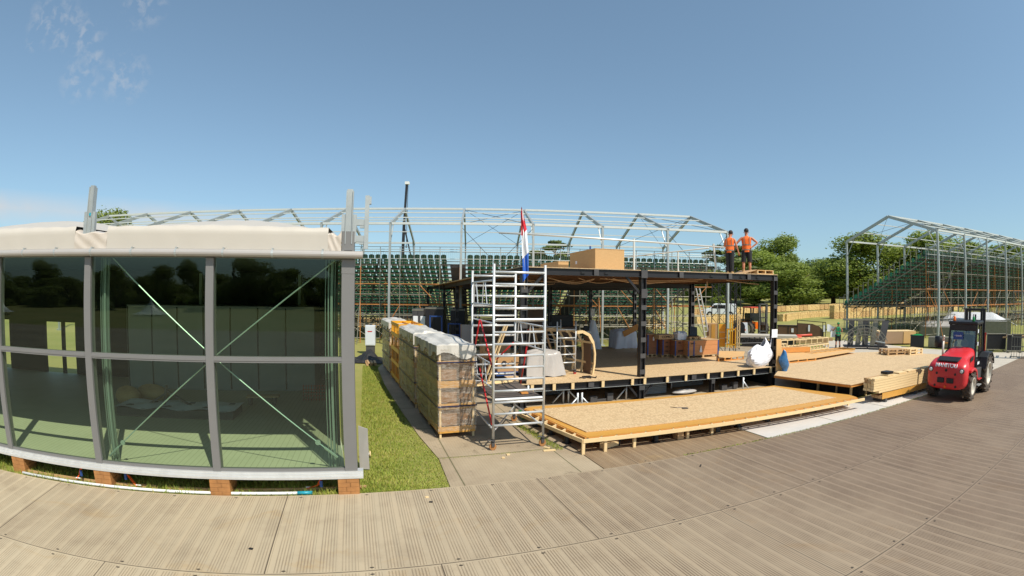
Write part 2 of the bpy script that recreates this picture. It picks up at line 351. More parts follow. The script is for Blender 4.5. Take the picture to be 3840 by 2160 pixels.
# ------------------------------------------------------------------ ground
def groundmat():
    m=bpy.data.materials.new('field_grass'); N=NT(m); c=N.coord('Object')
    n1=N.noise(c,.11,5,.6); n2=N.noise(c,1.7,6,.7); n3=N.noise(c,22,4,.7)
    col=N.mixc(N.ramp(n1,(.35,0.),(.65,1.)),lin((138,140,62)),lin((176,164,98)))
    col=N.mixc(N.ramp(n2,(.45,0.),(.8,.6)),col,lin((186,160,104)))
    col=N.mixc(N.math('MULTIPLY',n3,.6),col,lin((84,98,34)))
    N.out(col,.9,0,n3,.6,.03); return m
def roadmat(name,c1,c2,lwid,grooves=True,pl=4.65,pw=2.63,per=.34,tone=True):
    m=bpy.data.materials.new(name); N=NT(m); c=N.coord('Object')
    sx=N.t.nodes.new('ShaderNodeSeparateXYZ'); N.L(c,sx.inputs[0]); X,Y=sx.outputs[0],sx.outputs[1]
    ty=N.math('FLOOR',N.math('DIVIDE',N.math('ADD',Y,.0),pw)); off=N.math('MULTIPLY',N.math('MODULO',ty,2.0),2.33)
    px=N.math('DIVIDE',N.math('ADD',N.math('ADD',X,2.0),off),pl); tx=N.math('FLOOR',px)
    cmb=N.t.nodes.new('ShaderNodeCombineXYZ'); N.L(tx,cmb.inputs[0]); N.L(ty,cmb.inputs[1])
    wn=N.t.nodes.new('ShaderNodeTexWhiteNoise'); wn.noise_dimensions='2D'; N.L(cmb.outputs[0],wn.inputs[0])
    big=N.noise(c,.16,5,.6); med=N.noise(c,1.1,6,.65); st=N.noise(N.coord('Object',(6,.35,1)),1.3,5,.6); fine=N.noise(c,30,3,.6)
    col=N.mixc(N.ramp(big,(.3,0.),(.7,1.)),lin(c1),lin(c2))
    col=N.mixc(N.math('MULTIPLY',N.math('MAXIMUM',N.math('SUBTRACT',wn.outputs[0],.3),0.0),.42),col,lin((112,96,80)))
    col=N.mixc(N.ramp(st,(.4,0.),(.75,.4)),col,lin((198,176,144)))
    col=N.mixc(N.ramp(med,(.5,0.),(.8,.45)),col,lin((120,100,80)))
    col=N.mixc(N.ramp(N.noise(c,.55,7,.75,1.5),(.56,0.),(.70,.5)),col,lin((172,142,98)))
    if tone:   # colour blends to a darker grey-brown further along the track
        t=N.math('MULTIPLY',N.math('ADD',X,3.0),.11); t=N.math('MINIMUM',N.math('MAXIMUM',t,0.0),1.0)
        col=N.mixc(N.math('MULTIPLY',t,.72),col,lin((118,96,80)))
    hgt=fine
    if grooves:
        g=N.math('FRACT',N.math('DIVIDE',X,per)); ing=N.math('LESS_THAN',g,.74)
        l=N.math('LESS_THAN',N.math('FRACT',N.math('DIVIDE',X,per/7)),lwid)
        gr=N.math('MULTIPLY',ing,l)
        fyy=N.math('FRACT',N.math('DIVIDE',Y,pw)); rim=N.math('MULTIPLY',N.math('GREATER_THAN',fyy,.014),N.math('LESS_THAN',fyy,.986))
        gr=N.math('MULTIPLY',gr,rim)
        fill=N.ramp(N.noise(c,.8,6,.7),(.38,1.),(.68,.25))
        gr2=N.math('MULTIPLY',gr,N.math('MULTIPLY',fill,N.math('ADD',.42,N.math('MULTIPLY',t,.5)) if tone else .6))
        col=N.mixc(gr2,col,lin((74,56,42))); hgt=N.math('SUBTRACT',N.math('MULTIPLY',fine,.15),gr)
    if pl<90:
        jx=N.math('LESS_THAN',N.math('FRACT',px),.0035); jy=N.math('LESS_THAN',N.math('FRACT',N.math('DIVIDE',Y,pw)),.007)
        j=N.math('MAXIMUM',jx,jy); col=N.mixc(N.math('MULTIPLY',j,.8),col,lin((52,42,34)))
        # paired lifting holes beside the long joints
        hx=N.math('ABSOLUTE',N.math('SUBTRACT',N.math('FRACT',N.math('DIVIDE',X,1.162)),.5)); hy=N.math('ABSOLUTE',N.math('SUBTRACT',N.math('ABSOLUTE',N.math('SUBTRACT',N.math('FRACT',N.math('ADD',N.math('DIVIDE',Y,pw),.5)),.5)),.032))
        hole=N.math('LESS_THAN',N.math('ADD',N.math('POWER',N.math('DIVIDE',hx,.026),2.0),N.math('POWER',N.math('DIVIDE',hy,.007),2.0)),1.0)
        col=N.mixc(N.math('MULTIPLY',hole,.85),col,lin((28,24,22)))
    N.out(col,.62,0,hgt,.5,.008,.35); return m
M['ground']=groundmat()
b=MB(); radii=[0,2,4,7,11,16,22,30,42,55,65,75,90,110,140,170,200,230,270,320,380,450,560,700,1000,1600,2500]; NA=120
vs=[(0,0,-.03)]
for r in radii[1:]:
    for i in range(NA):
        a=2*PI*i/NA; x,y=r*math.sin(a),r*math.cos(a); vs.append((x,y,zg(x,y)-.03+(0 if r<45 else .12*math.sin(x*.09)*math.cos(y*.07))))
fs=[(0,1+i,1+(i+1)%NA) for i in range(NA)]
for k in range(len(radii)-2):
    for i in range(NA):
        j=(i+1)%NA; fs.append((1+k*NA+i,1+(k+1)*NA+i,1+(k+1)*NA+j,1+k*NA+j))
b.add(vs,fs); tag(b.build('ground',M['ground'],smooth=True),kind='structure')
RO,RD=(0.19,8.97),17.8
def R_(s,n,z=0): return fr(RO,RD,s,n,z)
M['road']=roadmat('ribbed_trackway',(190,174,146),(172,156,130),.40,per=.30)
r=thing('x','','',(0,0,0)); bpy.data.objects.remove(r)
def sheet(name,pts,z,th,m,o=(0,0),deg=0,kind='structure'):   # pts in the local frame
    b=MB(); b.prism([(x,y,z-th) for x,y in pts],(0,0,th)); ob=b.build(name,m,loc=(o[0],o[1],0),rot=(0,0,rad(deg))); return tag(ob,kind=kind)
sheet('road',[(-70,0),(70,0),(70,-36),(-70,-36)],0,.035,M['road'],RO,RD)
M['road2']=roadmat('ribbed_trackway_brown',(150,126,96),(136,112,86),.36,tone=False)
sheet('road_apron',[(1.85,.02),(6.62,.02),(6.62,3.6),(1.85,3.6)],-.002,.03,M['road2'],RO,RD)
M['alup']=mat('pale_aluminium_trackway',(206,200,192),.6,.1,.06,2,stretch=(1,6,1),dirt=.15)
for k in range(4):
    sheet('metal_panel',[(6.68+k*3.02,.03),(9.66+k*3.02,.03),(9.66+k*3.02,1.62),(6.68+k*3.02,1.62)],0.0,.03,M['alup'],RO,RD)
def matmat():
    m=bpy.data.materials.new('diamond_tread_mats'); N=NT(m); c=N.coord('Object')
    v=N.t.nodes.new('ShaderNodeTexVoronoi'); v.inputs['Scale'].default_value=16; v.inputs['Randomness'].default_value=.1; N.L(c,v.inputs[0])
    n=N.noise(c,.9,6,.65); n2=N.noise(c,.3,4)
    col=N.mixc(n,lin((140,124,100)),lin((192,174,146))); col=N.mixc(N.ramp(n2,(.42,0.),(.6,.6)),col,lin((136,118,96)))
    col=N.mixc(N.ramp(N.noise(c,1.6,7,.75,1.2),(.58,0.),(.66,.5)),col,lin((112,98,78)))
    col=N.mixc(N.math('MULTIPLY',N.math('LESS_THAN',v.outputs['Distance'],.25),.25),col,lin((112,92,72)))
    sx=N.t.nodes.new('ShaderNodeSeparateXYZ'); N.L(c,sx.inputs[0])
    j=N.math('MAXIMUM',N.math('LESS_THAN',N.math('FRACT',N.math('DIVIDE',N.math('ADD',sx.outputs[0],1.1),2.4)),.012),N.math('LESS_THAN',N.math('FRACT',N.math('DIVIDE',N.math('ADD',sx.outputs[1],.75),2.4)),.014))
    col=N.mixc(N.math('MULTIPLY',j,.75),col,lin((74,76,40)))
    N.out(col,.75,0,v.outputs['Distance'],.4,.01); return m
M['mats']=matmat()
def tolocal(o,deg,p):
    a=-rad(deg); dx,dy=p[0]-o[0],p[1]-o[1]; return (dx*math.cos(a)-dy*math.sin(a),dx*math.sin(a)+dy*math.cos(a))
pts=[(-1.1,8.53),(-1.55,10.1),(-2.32,11.8),(-3.3,14.2),(-5.0,18.5),(-6.4,22.5),(-6.8,27),(1.5,28.5),(10,30),(17.5,33),(19,21),(13,15.5),(7.5,13.5),(1.9,11.5)]
pts=[tolocal(RO,RD,p) for p in pts]+[(1.83,2.0),(1.83,.02)]
sheet('path',pts,-.004,.026,M['mats'],RO,RD)
M['grey']=mat('grey_hardstanding',(188,178,162),.8,0,.1,1.2,dirt=.25)
gp=[at(*p) for p in ((3330,1440),(3080,1292),(3110,1266),(3240,1262),(3300,1290),(3460,1306),(3600,1316),(3700,1322),(3838,1318))]
gp=[tolocal(RO,RD,p) for p in gp]+[(44,0.03),(13,.03)]
gp[-2]=(34.6,.03); gp[-1]=(18.8,.03)
sheet('hardstanding',gp,-.002,.027,M['grey'],RO,RD)
# grass blades near the camera
b=MB(); rg=random.Random(3)
FO,FD=(-2.73,8.10),16.4
def blade(x,y,h,z=-.03):
    a=rg.random()*2*PI; lx,ly=rg.gauss(0,.35)*h,rg.gauss(0,.35)*h; w=.006+.006*rg.random(); c,s=math.cos(a)*w,math.sin(a)*w
    b.add([(x-c,y-s,z),(x+c,y+s,z),(x+lx,y+ly,z+h)],[(0,1,2)])
for i in range(15000):
    a,bb=-13+13.3*rg.random(),-.5+1.3*rg.random()**1.3
    p=fr(FO,FD,a,bb); q=tolocal(RO,RD,p)
    if q[1]<.04: continue
    cl=.5+.5*math.sin(a*3.1+bb*7)*math.sin(a*1.3); blade(p.x,p.y,.03+.1*rg.random()*(.5+cl))
edge=[(-1.1,8.53),(-1.55,10.1),(-2.32,11.8),(-3.3,14.2),(-5.0,18.5),(-6.4,22.5)]
def edgex(y):
    for (x0,y0),(x1,y1) in zip(edge,edge[1:]):
        if y<=y1: return x0+(x1-x0)*(y-y0)/(y1-y0)
    return edge[-1][0]
for i in range(26000):
    y=8.1+15*rg.random()**1.6; xr=edgex(max(y,8.53))+.04*rg.gauss(0,1); xl=-2.7-(y-8.1)*.31
    x=xl+(xr-xl)*rg.random(); q=tolocal(RO,RD,(x,y))
    if q[1]<.03: continue
    blade(x,y,.025+.06*rg.random()*(.6+.4*math.sin(x*3+y)))
for i in range(1800):   # strip growing between mats and terrace
    t=rg.random(); p=Vector((1.15,10.85,0)).lerp(Vector((.2,13.0,0)),t); blade(p.x+rg.gauss(0,.07),p.y+rg.gauss(0,.05),.03+.07*rg.random())
for i in range(900):
    s=-1.3+2.6*rg.random(); p=R_(s,1.62+.02*rg.gauss(0,1)); blade(p.x,p.y,.02+.03*rg.random())
for i in range(1500):   # weeds along the panel joint
    s=3.9+15*rg.random(); p=R_(s,.015+.012*rg.gauss(0,1)); blade(p.x,p.y,.01+.03*rg.random(),0)
tag(b.build('grass',M['grass'],recalc=False),kind='stuff')
# ------------------------------------------------------------------ trees
def leafcloud(b,rg,lobes,n,size,flat=1.0):
    tot=sum(l[3]**2 for l in lobes)
    for (x,y,z,r,fz) in lobes:
        k=int(n*r*r/tot)
        for i in range(k):
            u=Vector((rg.gauss(0,1),rg.gauss(0,1),rg.gauss(0,1))).normalized(); rr=r*(1-.5*rg.random()**2.2)*(1+.12*rg.gauss(0,1))
            p=Vector((x+u.x*rr,y+u.y*rr,z+u.z*rr*fz))
            s=size*(.45+.9*rg.random()); nrm=(u+Vector((rg.gauss(0,.6),rg.gauss(0,.6),rg.gauss(0,.6)+.3))).normalized()
            a=nrm.cross(Vector((rg.random(),rg.random(),rg.random()+.1))).normalized(); c=nrm.cross(a)
            b.add([p-a*s,p-c*s*.6,p+a*s*.9+nrm*s*.25,p+c*s*.7],[(0,1,2,3)])
def broad(seed,h=16,w=7,n=5200,size=.42,base=.16,lump=1.0):
    rg=random.Random(seed); lobes=[]
    for i in range(26):
        t=rg.random(); z=h*(base+.08+(.92-base-.08)*t); env=math.sin(PI*min(1,(.12+.82*t)))**.6
        a=rg.random()*2*PI; r=w*env*(.35+.4*rg.random()); lr=w*(.22+.2*rg.random())*lump
        lobes.append((math.cos(a)*r,math.sin(a)*r,z,lr,.8))
    lobes.append((0,0,h*.55,w*.55,1.1)); lobes.append((0,0,h*.86,w*.34,.8))
    b=MB(); leafcloud(b,rg,lobes,n,size); t=MB(); t.tube((0,0,-.5),(0,0,h*.35),w*.075,9,w*.05)
    for i in range(7):
        a=i*2.4; t.tube((0,0,h*(.14+.03*i)),(math.cos(a)*w*.55,math.sin(a)*w*.55,h*(.4+.05*i)),w*.03,6,w*.008)
    return b,t
def cedar(seed,h=15,w=8,n=4200):
    rg=random.Random(seed); lobes=[]
    for i in range(30):
        t=rg.random(); z=h*(.4+.58*t); a=rg.random()*2*PI; r=w*(1.05-t)**.6*(.3+.7*rg.random()); lobes.append((math.cos(a)*r,math.sin(a)*r,z,w*.2*(1.2-.5*t),.22))
    b=MB(); leafcloud(b,rg,lobes,n,.36); t=MB(); t.tube((0,0,-.5),(0,0,h*.9),.5,8,.12)
    for l in lobes[:18]: t.tube((0,0,l[2]-.8),(l[0],l[1],l[2]),.14,5,.04)
    return b,t
def conifer(seed,h=14,w=3,n=2600):
    rg=random.Random(seed); lobes=[]
    for i in range(22):
        t=i/21; z=h*(.12+.86*t); a=i*2.4; r=w*(1-t)*.55; lobes.append((math.cos(a)*r,math.sin(a)*r,z,w*(.42*(1-t)+.08),.6))
    b=MB(); leafcloud(b,rg,lobes,n,.32); t=MB(); t.tube((0,0,-.5),(0,0,h*.95),.28,7,.05); return b,t
TM={}
def treemesh(key,fn,lm,*a,**k):
    b,t=fn(*a,**k); c=b.build('crown',lm,recalc=False); tr=t.build('trunk',M['bark'],smooth=True); TM[key]=(c.data,tr.data); bpy.data.objects.remove(c); bpy.data.objects.remove(tr)
treemesh('A',broad,M['leafA'],11,16,7.2,15000,.25); treemesh('B',broad,M['leafA'],5,16,6.4,14000,.25,base=.05); treemesh('C',broad,M['leafC'],23,16,6.8,12000,.26)
treemesh('D',broad,M['leafA'],41,16,5.2,11000,.25,base=.02,lump=.85); treemesh('Z',cedar,M['leafB'],3); treemesh('F',conifer,M['leafB'],8); treemesh('S',broad,M['leafC'],77,4,2.6,1500,.22,base=-.05); treemesh('H',broad,M['leafD'],31,16,9,2600,.8,base=.0)
def tree(name,label,key,loc,s=1.0,deg=0,group=None,sxy=None):
    t=thing(name,label,'tree' if key!='S' else 'shrub',loc,deg,group); sxy=sxy or s; t.scale=(sxy,sxy,s)
    for nm,me in zip(('crown','trunk'),TM[key]):
        o=bpy.data.objects.new(nm,me); COL.objects.link(o); o.parent=t
    return t
def ttree(name,label,key,u,vtop,wpx,R,group=None,deg=0,hs=None):
    p=far(u,1110,R); x,y=p.x,p.y; z=zg(x,y); top=far(u,vtop,R).z; base={'A':16,'B':16,'C':16,'D':16,'Z':15,'F':14,'S':4,'H':16}[key]; bw={'A':7.2,'B':6.4,'C':6.8,'D':5.2,'Z':8,'F':3,'S':2.6,'H':9}[key]
    q=far(u+wpx/2,1110,R); half=math.hypot(q.x-x,q.y-y)
    tree(name,label,key,(x,y,z),(top-z)/base/.97,deg,group,half/bw*1.6)
ttree('cedar_tree','dark spreading cedar rising behind the two workers in orange vests','Z',2735,925,230,120)
ttree('broadleaf_tree','pale green tree just right of the workers in orange vests','C',2835,936,180,128,deg=40)
ttree('broadleaf_tree','tallest domed tree, standing alone against the sky right of the roof corner','A',2925,897,150,135,deg=10)
ttree('broadleaf_tree','small round tree leaning out at the right side of the tallest domed tree','D',2978,950,74,133,deg=70)
ttree('broadleaf_tree','broad bushy tree whose crown fills the gap right of the black corner column','B',2950,985,210,112,deg=200)
ttree('broadleaf_tree','round lit tree with a visible dark trunk above the straw wall','A',3125,985,170,122,deg=120)
ttree('broadleaf_tree','low dark tree between the bushy tree and the round lit tree','B',3045,1005,120,140,deg=320)
ttree('broadleaf_tree','tall tree behind the left corner post of the far tent frame','A',3235,898,270,118,deg=250)
ttree('broadleaf_tree','tree seen under the ridge of the far tent frame above the seat rows','B',3375,920,210,125,deg=15)
ttree('broadleaf_tree','tree crown showing above the top rows of the far grandstand','A',3508,888,230,128,deg=170)
ttree('broadleaf_tree','narrow crown between two roof bays of the far tent frame','D',3650,905,170,128,deg=60)
ttree('broadleaf_tree','rightmost tree crown above the far grandstand','B',3765,915,230,125,deg=95)
ttree('cedar_tree','flat topped cedar crown showing above the long grandstand','Z',2080,912,200,105,deg=80)
ttree('pine_tree','tree tip showing above the cream roof at the foot of the left upright','A',395,812,190,85,deg=20)
ttree('broadleaf_tree','dark tree seen under the roof behind the ladder','B',2640,1010,150,130,deg=130)
ttree('broadleaf_tree','bright green tree seen under the roof above the white van','C',2760,1035,110,118,deg=230)
ttree('broadleaf_tree','small tree with a thin trunk seen under the roof left of the black corner column','D',2830,1055,80,112,deg=290)
ttree('shrub','round bush standing in the field above the straw wall','S',3035,1098,64,118)
ttree('shrub','low bush growing in the field seen under the roof','S',2700,1112,60,112,deg=60)
k=0
for u in range(2560,3400,27):
    ttree('hedge_tree','dark tree in the row at the back of the field','B' if k%2 else 'D',u,1030-8*(k%3),80,165+7*(k%4),'trees in the row at the back of the field',deg=k*53); k+=1
b=MB(); rg=random.Random(9)
lob=[]
for i in range(110):
    u=2950+270*rg.random(); R=430+60*rg.random(); top=far(u,(972 if u>3040 else 985)+rg.random()*14,R); lob.append((top.x,top.y,top.z-7,8+3*rg.random(),.7))
for i in range(160):
    u=2300+1700*rg.random(); R=430+40*rg.random(); top=far(min(u,3830),1035+rg.random()*20,R); lob.append((top.x,top.y,top.z-7,9,.7))
leafcloud(b,rg,lob,16000,1.6)
tag(b.build('wooded_hill',M['leafD'],recalc=False),kind='stuff')
# trees behind the camera (they show as reflections in the glass)
k=0
for x,y,key,s in ((-34,-70,'A',.95),(-22,-62,'F',.9),(-15,-74,'A',.8),(-8,-60,'B',.62),(0,-78,'A',1.15),(6,-70,'D',1.2),(-28,-82,'B',1.0),(14,-66,'A',.95),(22,-60,'B',1.1),(-44,-66,'B',1.0),(-52,-60,'F',.8),(-62,-52,'A',.8),(-40,-84,'A',.9),(30,-70,'A',1.1),(-3,-90,'F',1.2),(9,-88,'A',1.2),(-70,-46,'B',.7),(-12,-95,'D',1.1),(-48,-90,'B',1.1)):
    tree('park_tree','dark park tree reflected in the tinted glass front',key,(x*1.25,y*1.25,-1.5),s*(.36+.40*((k*7)%5)/4),k*47,'trees reflected in the glass front',s*.85); k+=1
for i in range(26):
    a=rad(-40+72*i/25); d=104+9*math.sin(i*2.7)
    tree('park_tree','dark park tree reflected in the tinted glass front',('B','A','D')[i%3],(-14+d*math.sin(a)*1.1,-d*math.cos(a),-2),.34+.34*((i*5)%7)/6,i*71,'trees reflected in the glass front',1.0)
# white tents behind the camera, mirrored in the glass
for i,(x,y,w_) in enumerate(((-40,-58,2.0),(-43,-60,2.0),(-46,-60,2.0),(-50,-62,2.2),(-16,-58,2.6))):
    t=thing('pagoda_tent','white pointed tent reflected in the tinted glass front','tent',(x,y,-2.0),20*i,'tents reflected in the glass front')
    bb=MB(); 
    def roof(a,bq,w_=w_):
        ang=bq*2*PI; r=w_*(1-a)**1.7*1.0+.02; return (r*math.cos(ang),r*math.sin(ang),2.3+ (a**1.5)*w_*.9)
    bb.grid(roof,8,17); bb.build('roof',M['white'],t,smooth=True)
    
    for sx_ in (-1,1):
        for sy_ in (-1,1): bb=MB(); bb.bar((sx_*w_*.68,sy_*w_*.68,0),(sx_*w_*.68,sy_*w_*.68,2.5),.08); bb.build('pole',M['alu'],t)
# ------------------------------------------------------------------ glass fronted pavilion
pv=thing('glass_pavilion','long low pavilion with tinted glass front, cream fabric roof and grey frame','pavilion',(FO[0],FO[1],0),FD)
X0=-17.2
MULX=[-2.535-2.443*i for i in range(6)]
b=MB(); b.box(X0,.1,-.10,.12,.30,.345); b.box(X0,.1,-.075,.12,.348,.385); b.box(X0,.1,-.05,.12,.388,.42); b.build('sill_rail',M['alu'],pv)
b=MB(); b.box(-.22,0,-.03,.22,.42,4.17); b.box(-.225,.005,-.034,-.03,3.92,4.17); b.build('corner_post',M['greyal'],pv,bevel=.006)
for x in MULX:
    b=MB(); b.box(x-.072,x+.072,-.03,.16,.42,4.17); b.build('mullion',M['greyal'],pv,bevel=.006)
xs=[-.22]+[v for x in MULX for v in (x+.072,x-.072)]
for i in range(0,len(xs)-1,2):
    xa,xb=xs[i+1],xs[i]
    b=MB(); b.box(xa,xb,-.022,.11,2.375,2.475); b.box(xa,xb,-.032,-.022,2.405,2.445); b.build('mid_rail',M['greyal'],pv)
    b=MB(); b.box(xa,xb,-.01,.09,.42,.47); b.build('bottom_bead',M['greyal'],pv)
    for z0,z1 in ((.47,2.375),(2.475,4.17)):
        b=MB(); b.add([(xa,.03,z0),(xb,.03,z0),(xb,.03,z1),(xa,.03,z1)],[(0,1,2,3)]); b.build('glass_pane',M['glass'],pv)
guttm=mat('light_grey_gutter',(172,166,160),.4,.15,.05,2)
b=MB(); b.lathe([(X0,.062),(.14,.062)],(0,-.11,4.24),'x',14); b.box(X0,.14,-.13,.0,4.285,4.305); gu=b.build('gutter',guttm,pv,smooth=False)
x=-.55
while x>X0:
    b=MB(); b.lathe([(-.018,.07),(.018,.07)],(x,-.11,4.24),'x',12); b.box(x-.012,x+.012,-.12,.0,4.29,4.335); b.build('bracket',M['alud'],gu); x-=.86
b=MB(); b.box(X0,.0,.0,.2,4.17,4.30); b.build('eaves_beam',M['greyal'],pv)
cord=mat('pale_steel_rod',(176,196,186),.35,.5,.05,4)
for a_,c_ in (((-.36,.22,4.16),(-2.5,.22,2.46)),((-2.5,.22,2.40),(-.36,.22,.60)),((-4.55,.22,4.16),(-2.57,.22,2.46)),((-2.57,.22,2.40),(-4.85,.22,.50))):
    b=MB(); b.tube(a_,c_,.013,6)
    lo=Vector(a_) if a_[2]<c_[2] else Vector(c_)
    if lo.z<1:
        hi=Vector(c_) if a_[2]<c_[2] else Vector(a_); d=(hi-lo).normalized(); b.tube(lo,lo+d*.3,.024,7); b.lathe([(-.012,.05),(.012,.05)],tuple(lo+d*.45),'y',10)
    b.build('brace_rod',cord,pv)
inp=mat('inner_aluminium_post',(140,156,148),.5,.3,.08,4)
for x in (-.42,-4.78,-9.6): 
    b=MB(); b.box(x-.02,x+.02,.32,.44,.36,4.2); b.box(x-.07,x-.05,.35,.41,.36,4.2); b.box(x+.05,x+.06,.35,.41,.36,4.2); b.box(x-.12,x-.11,.36,.40,.36,4.2); b.build('inner_post',inp,pv)
for x in (-2.3,-5.9): 
    b=MB(); b.box(x-.05,x+.05,9.0,9.12,.36,4.2); b.build('inner_post',inp,pv)
def floormat():
    m=bpy.data.materials.new('ribbed_indoor_floor'); N=NT(m); c=N.coord('Object'); sx=N.t.nodes.new('ShaderNodeSeparateXYZ'); N.L(c,sx.inputs[0])
    l=N.math('LESS_THAN',N.math('FRACT',N.math('DIVIDE',sx.outputs[0],.12)),.12); n=N.noise(c,1.2,5)
    col=N.mixc(n,lin((184,184,156)),lin((212,208,180))); col=N.mixc(N.math('MULTIPLY',l,.3),col,lin((90,92,66))); N.out(col,.6); return m
b=MB(); b.prism([(X0,.13,.28),(-.23,.13,.28),(-.36,1.6,.28),(-1.3,9.6,.28),(X0,9.6,.28)],(0,0,.075)); b.build('floor',floormat(),pv)
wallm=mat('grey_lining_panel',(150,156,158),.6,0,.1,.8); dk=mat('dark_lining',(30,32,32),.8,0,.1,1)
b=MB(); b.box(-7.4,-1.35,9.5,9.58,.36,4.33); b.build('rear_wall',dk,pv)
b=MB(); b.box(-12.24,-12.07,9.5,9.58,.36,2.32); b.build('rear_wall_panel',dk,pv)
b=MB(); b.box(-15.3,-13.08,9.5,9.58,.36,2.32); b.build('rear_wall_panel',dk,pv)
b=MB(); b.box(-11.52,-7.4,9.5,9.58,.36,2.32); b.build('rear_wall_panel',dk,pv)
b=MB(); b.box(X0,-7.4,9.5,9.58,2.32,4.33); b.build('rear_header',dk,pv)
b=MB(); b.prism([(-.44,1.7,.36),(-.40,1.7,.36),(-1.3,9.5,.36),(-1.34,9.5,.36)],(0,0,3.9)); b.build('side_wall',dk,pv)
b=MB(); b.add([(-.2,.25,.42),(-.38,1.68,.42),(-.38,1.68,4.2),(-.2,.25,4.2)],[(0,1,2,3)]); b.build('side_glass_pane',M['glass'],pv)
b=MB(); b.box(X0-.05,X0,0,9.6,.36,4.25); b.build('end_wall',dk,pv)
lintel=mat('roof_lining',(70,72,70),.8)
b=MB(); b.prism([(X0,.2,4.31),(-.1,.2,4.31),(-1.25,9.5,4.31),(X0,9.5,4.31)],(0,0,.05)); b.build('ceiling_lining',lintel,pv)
# cream membrane, one cushion per roof bay
rg=random.Random(4)
for xa,xb in ((-4.57,-.47),(-9.46,-5.3),(-14.35,-10.2)):
    def mem(i,j,xa=xa,xb=xb):
        x=xa+(xb-xa)*i; 
        if j<.28:
            t=j/.28; return (x,-.03+.03*math.sin(i*41)*.15*t,4.31+.37*t-.012*abs(math.sin(i*PI)))
        t=(j-.28)/.72; arch=math.sin(PI*i)**.75; y=.0+5.0*t
        return (x+0,y,4.68+.03+ (.13+.42*arch)*math.sin(min(1,t*1.25)*PI/2)+.008*math.sin(i*50+j*9))
    b=MB(); b.grid(mem,34,26); b.build('roof_membrane',M['fab'],pv,smooth=True)
    def mem2(i,j,xa=xa,xb=xb):
        x=xa+(xb-xa)*i; arch=math.sin(PI*i)**.75; return (x,5+4.6*j,4.68+.03+(.13+.42*arch)*math.cos(j*PI/2*.98))
    b=MB(); b.grid(mem2,20,12); b.build('roof_membrane',M['fab'],pv,smooth=True)
folds=mat('glossy_folded_pvc',(196,184,170),.28,0,.06,3,bs=.3)
for xa,xb in ((-5.3,-4.57),(-.47,-.24),(-10.2,-9.46)):
    ph=xa*3
    def fo(i,j,xa=xa,xb=xb,ph=ph):
        x=xa+(xb-xa)*i; k=.010*math.sin(i*9+ph+j*3)*math.sin(j*7+ph*2+i*4); return (x,-.035+k*1.2+(0 if j<.75 else (j-.75)*1.6),4.31+.36*min(j,.85)/.85*(1-.15*math.sin(PI*i))+.03*math.sin(i*9+ph)*j)
    b=MB(); b.grid(fo,26,24); b.build('folded_membrane',folds,pv,smooth=True)
b=MB(); b.box(-.235,-.015,.0,.3,4.31,4.66); b.build('corner_flashing',M['greyal'],pv)
def upright(x,z0,z1,w,y=.06,cap=True,plates=True,name='roof_upright'):
    b=MB(); b.box(x-w/2,x+w/2,y-.045,y+.045,z0,z1); b.box(x-w/2-.014,x-w/2,y-.07,y+.07,z0,z1-.03); b.box(x+w/2,x+w/2+.014,y-.07,y+.07,z0,z1-.03)
    u=b.build(name,M['alud'],pv)
    if plates:
        for s in (-1,1):
            b=MB(); b.box(x+s*(w/2+.05)-.032,x+s*(w/2+.05)+.032,y-.05,y+.03,z0+.03,z0+.52); b.build('clamp_plate',M['alud'],u)
    b=MB(); b.box(x-.03,x+.03,y-.03,y+.03,z0-.12,z0); b.box(x-.07,x+.07,y-.06,y+.06,z0-.15,z0-.11); b.build('foot',M['dkgrey'],u)
    return u
u1=upright(-5.02,4.46,5.46,.085); b=MB(); b.lathe([(-.006,.03),(.006,.03)],(-5.0,.0,4.93),'y',12); b.build('blue_disc',M['teal'],u1)
u2=upright(-.12,4.44,5.41,.10); 
b=MB(); b.box(.15,.225,.02,.1,4.36,5.31); b.box(.225,.26,.02,.1,5.16,5.29); b.build('roof_upright',M['alud'],pv)
for z in (4.83,4.54):
    b=MB(); b.box(-.05,.15,.03,.10,z-.055,z+.055); b.box(.07,.15,.035,.095,z-.10,z-.055); b.build('cross_arm',M['alud'],pv)
# block stacks and loose things under the sill
k=0
for x,lab in ((-.17,'stack of timber blocks under the right corner of the glass pavilion'),(-2.5,'stack of timber blocks under the second mullion from the pavilion corner'),(-4.92,'stack of timber blocks under the third mullion, beside the orange strap'),(-7.2,'leftmost stack of timber blocks under the pavilion sill')):
    p=fr(FO,FD,x,0); t=thing('block_stack',lab,'blocks',(p.x,p.y,-.03),FD); k+=1
    for c in range(4):
        for s in (0,1):
            off=.0 if c%2 else .07
            b=MB(); b.box(-.19+s*(.15+off)+.004,(-.19+.15+off) if s==0 else .19,-.09,.4,c*.082+.002,c*.082+.08); b.build('block',M['blockw'],t,bevel=.004)
p=R_(-10.2,.30); q=R_(-2.95,.34)
for a_,c_,lab in ((-10.2,-6.9,'left of the two thin boards lying in the grass under the pavilion'),(-6.7,-2.9,'right of the two thin boards lying in the grass under the pavilion')):
    b=MB(); b.bar(R_(a_,.27,.0),R_(c_,.30,.0),.03,.05); tag(b.build('edge_board',M['ochre'] if 0 else M['pine2']),lab,'board')
t=thing('pipe','long white pipe with teal end lying in the grass at the edge of the track','pipe',R_(-10.1,.09,0),RD)
b=MB(); b.tube((0,0,0.01),(5.95,0,.01),.028,10); b.build('tube',M['white'],t,smooth=True)
b=MB(); b.tube((5.95,0,0.01),(6.22,0,.01),.034,10); b.build('sleeve',M['teal'],t,smooth=True)
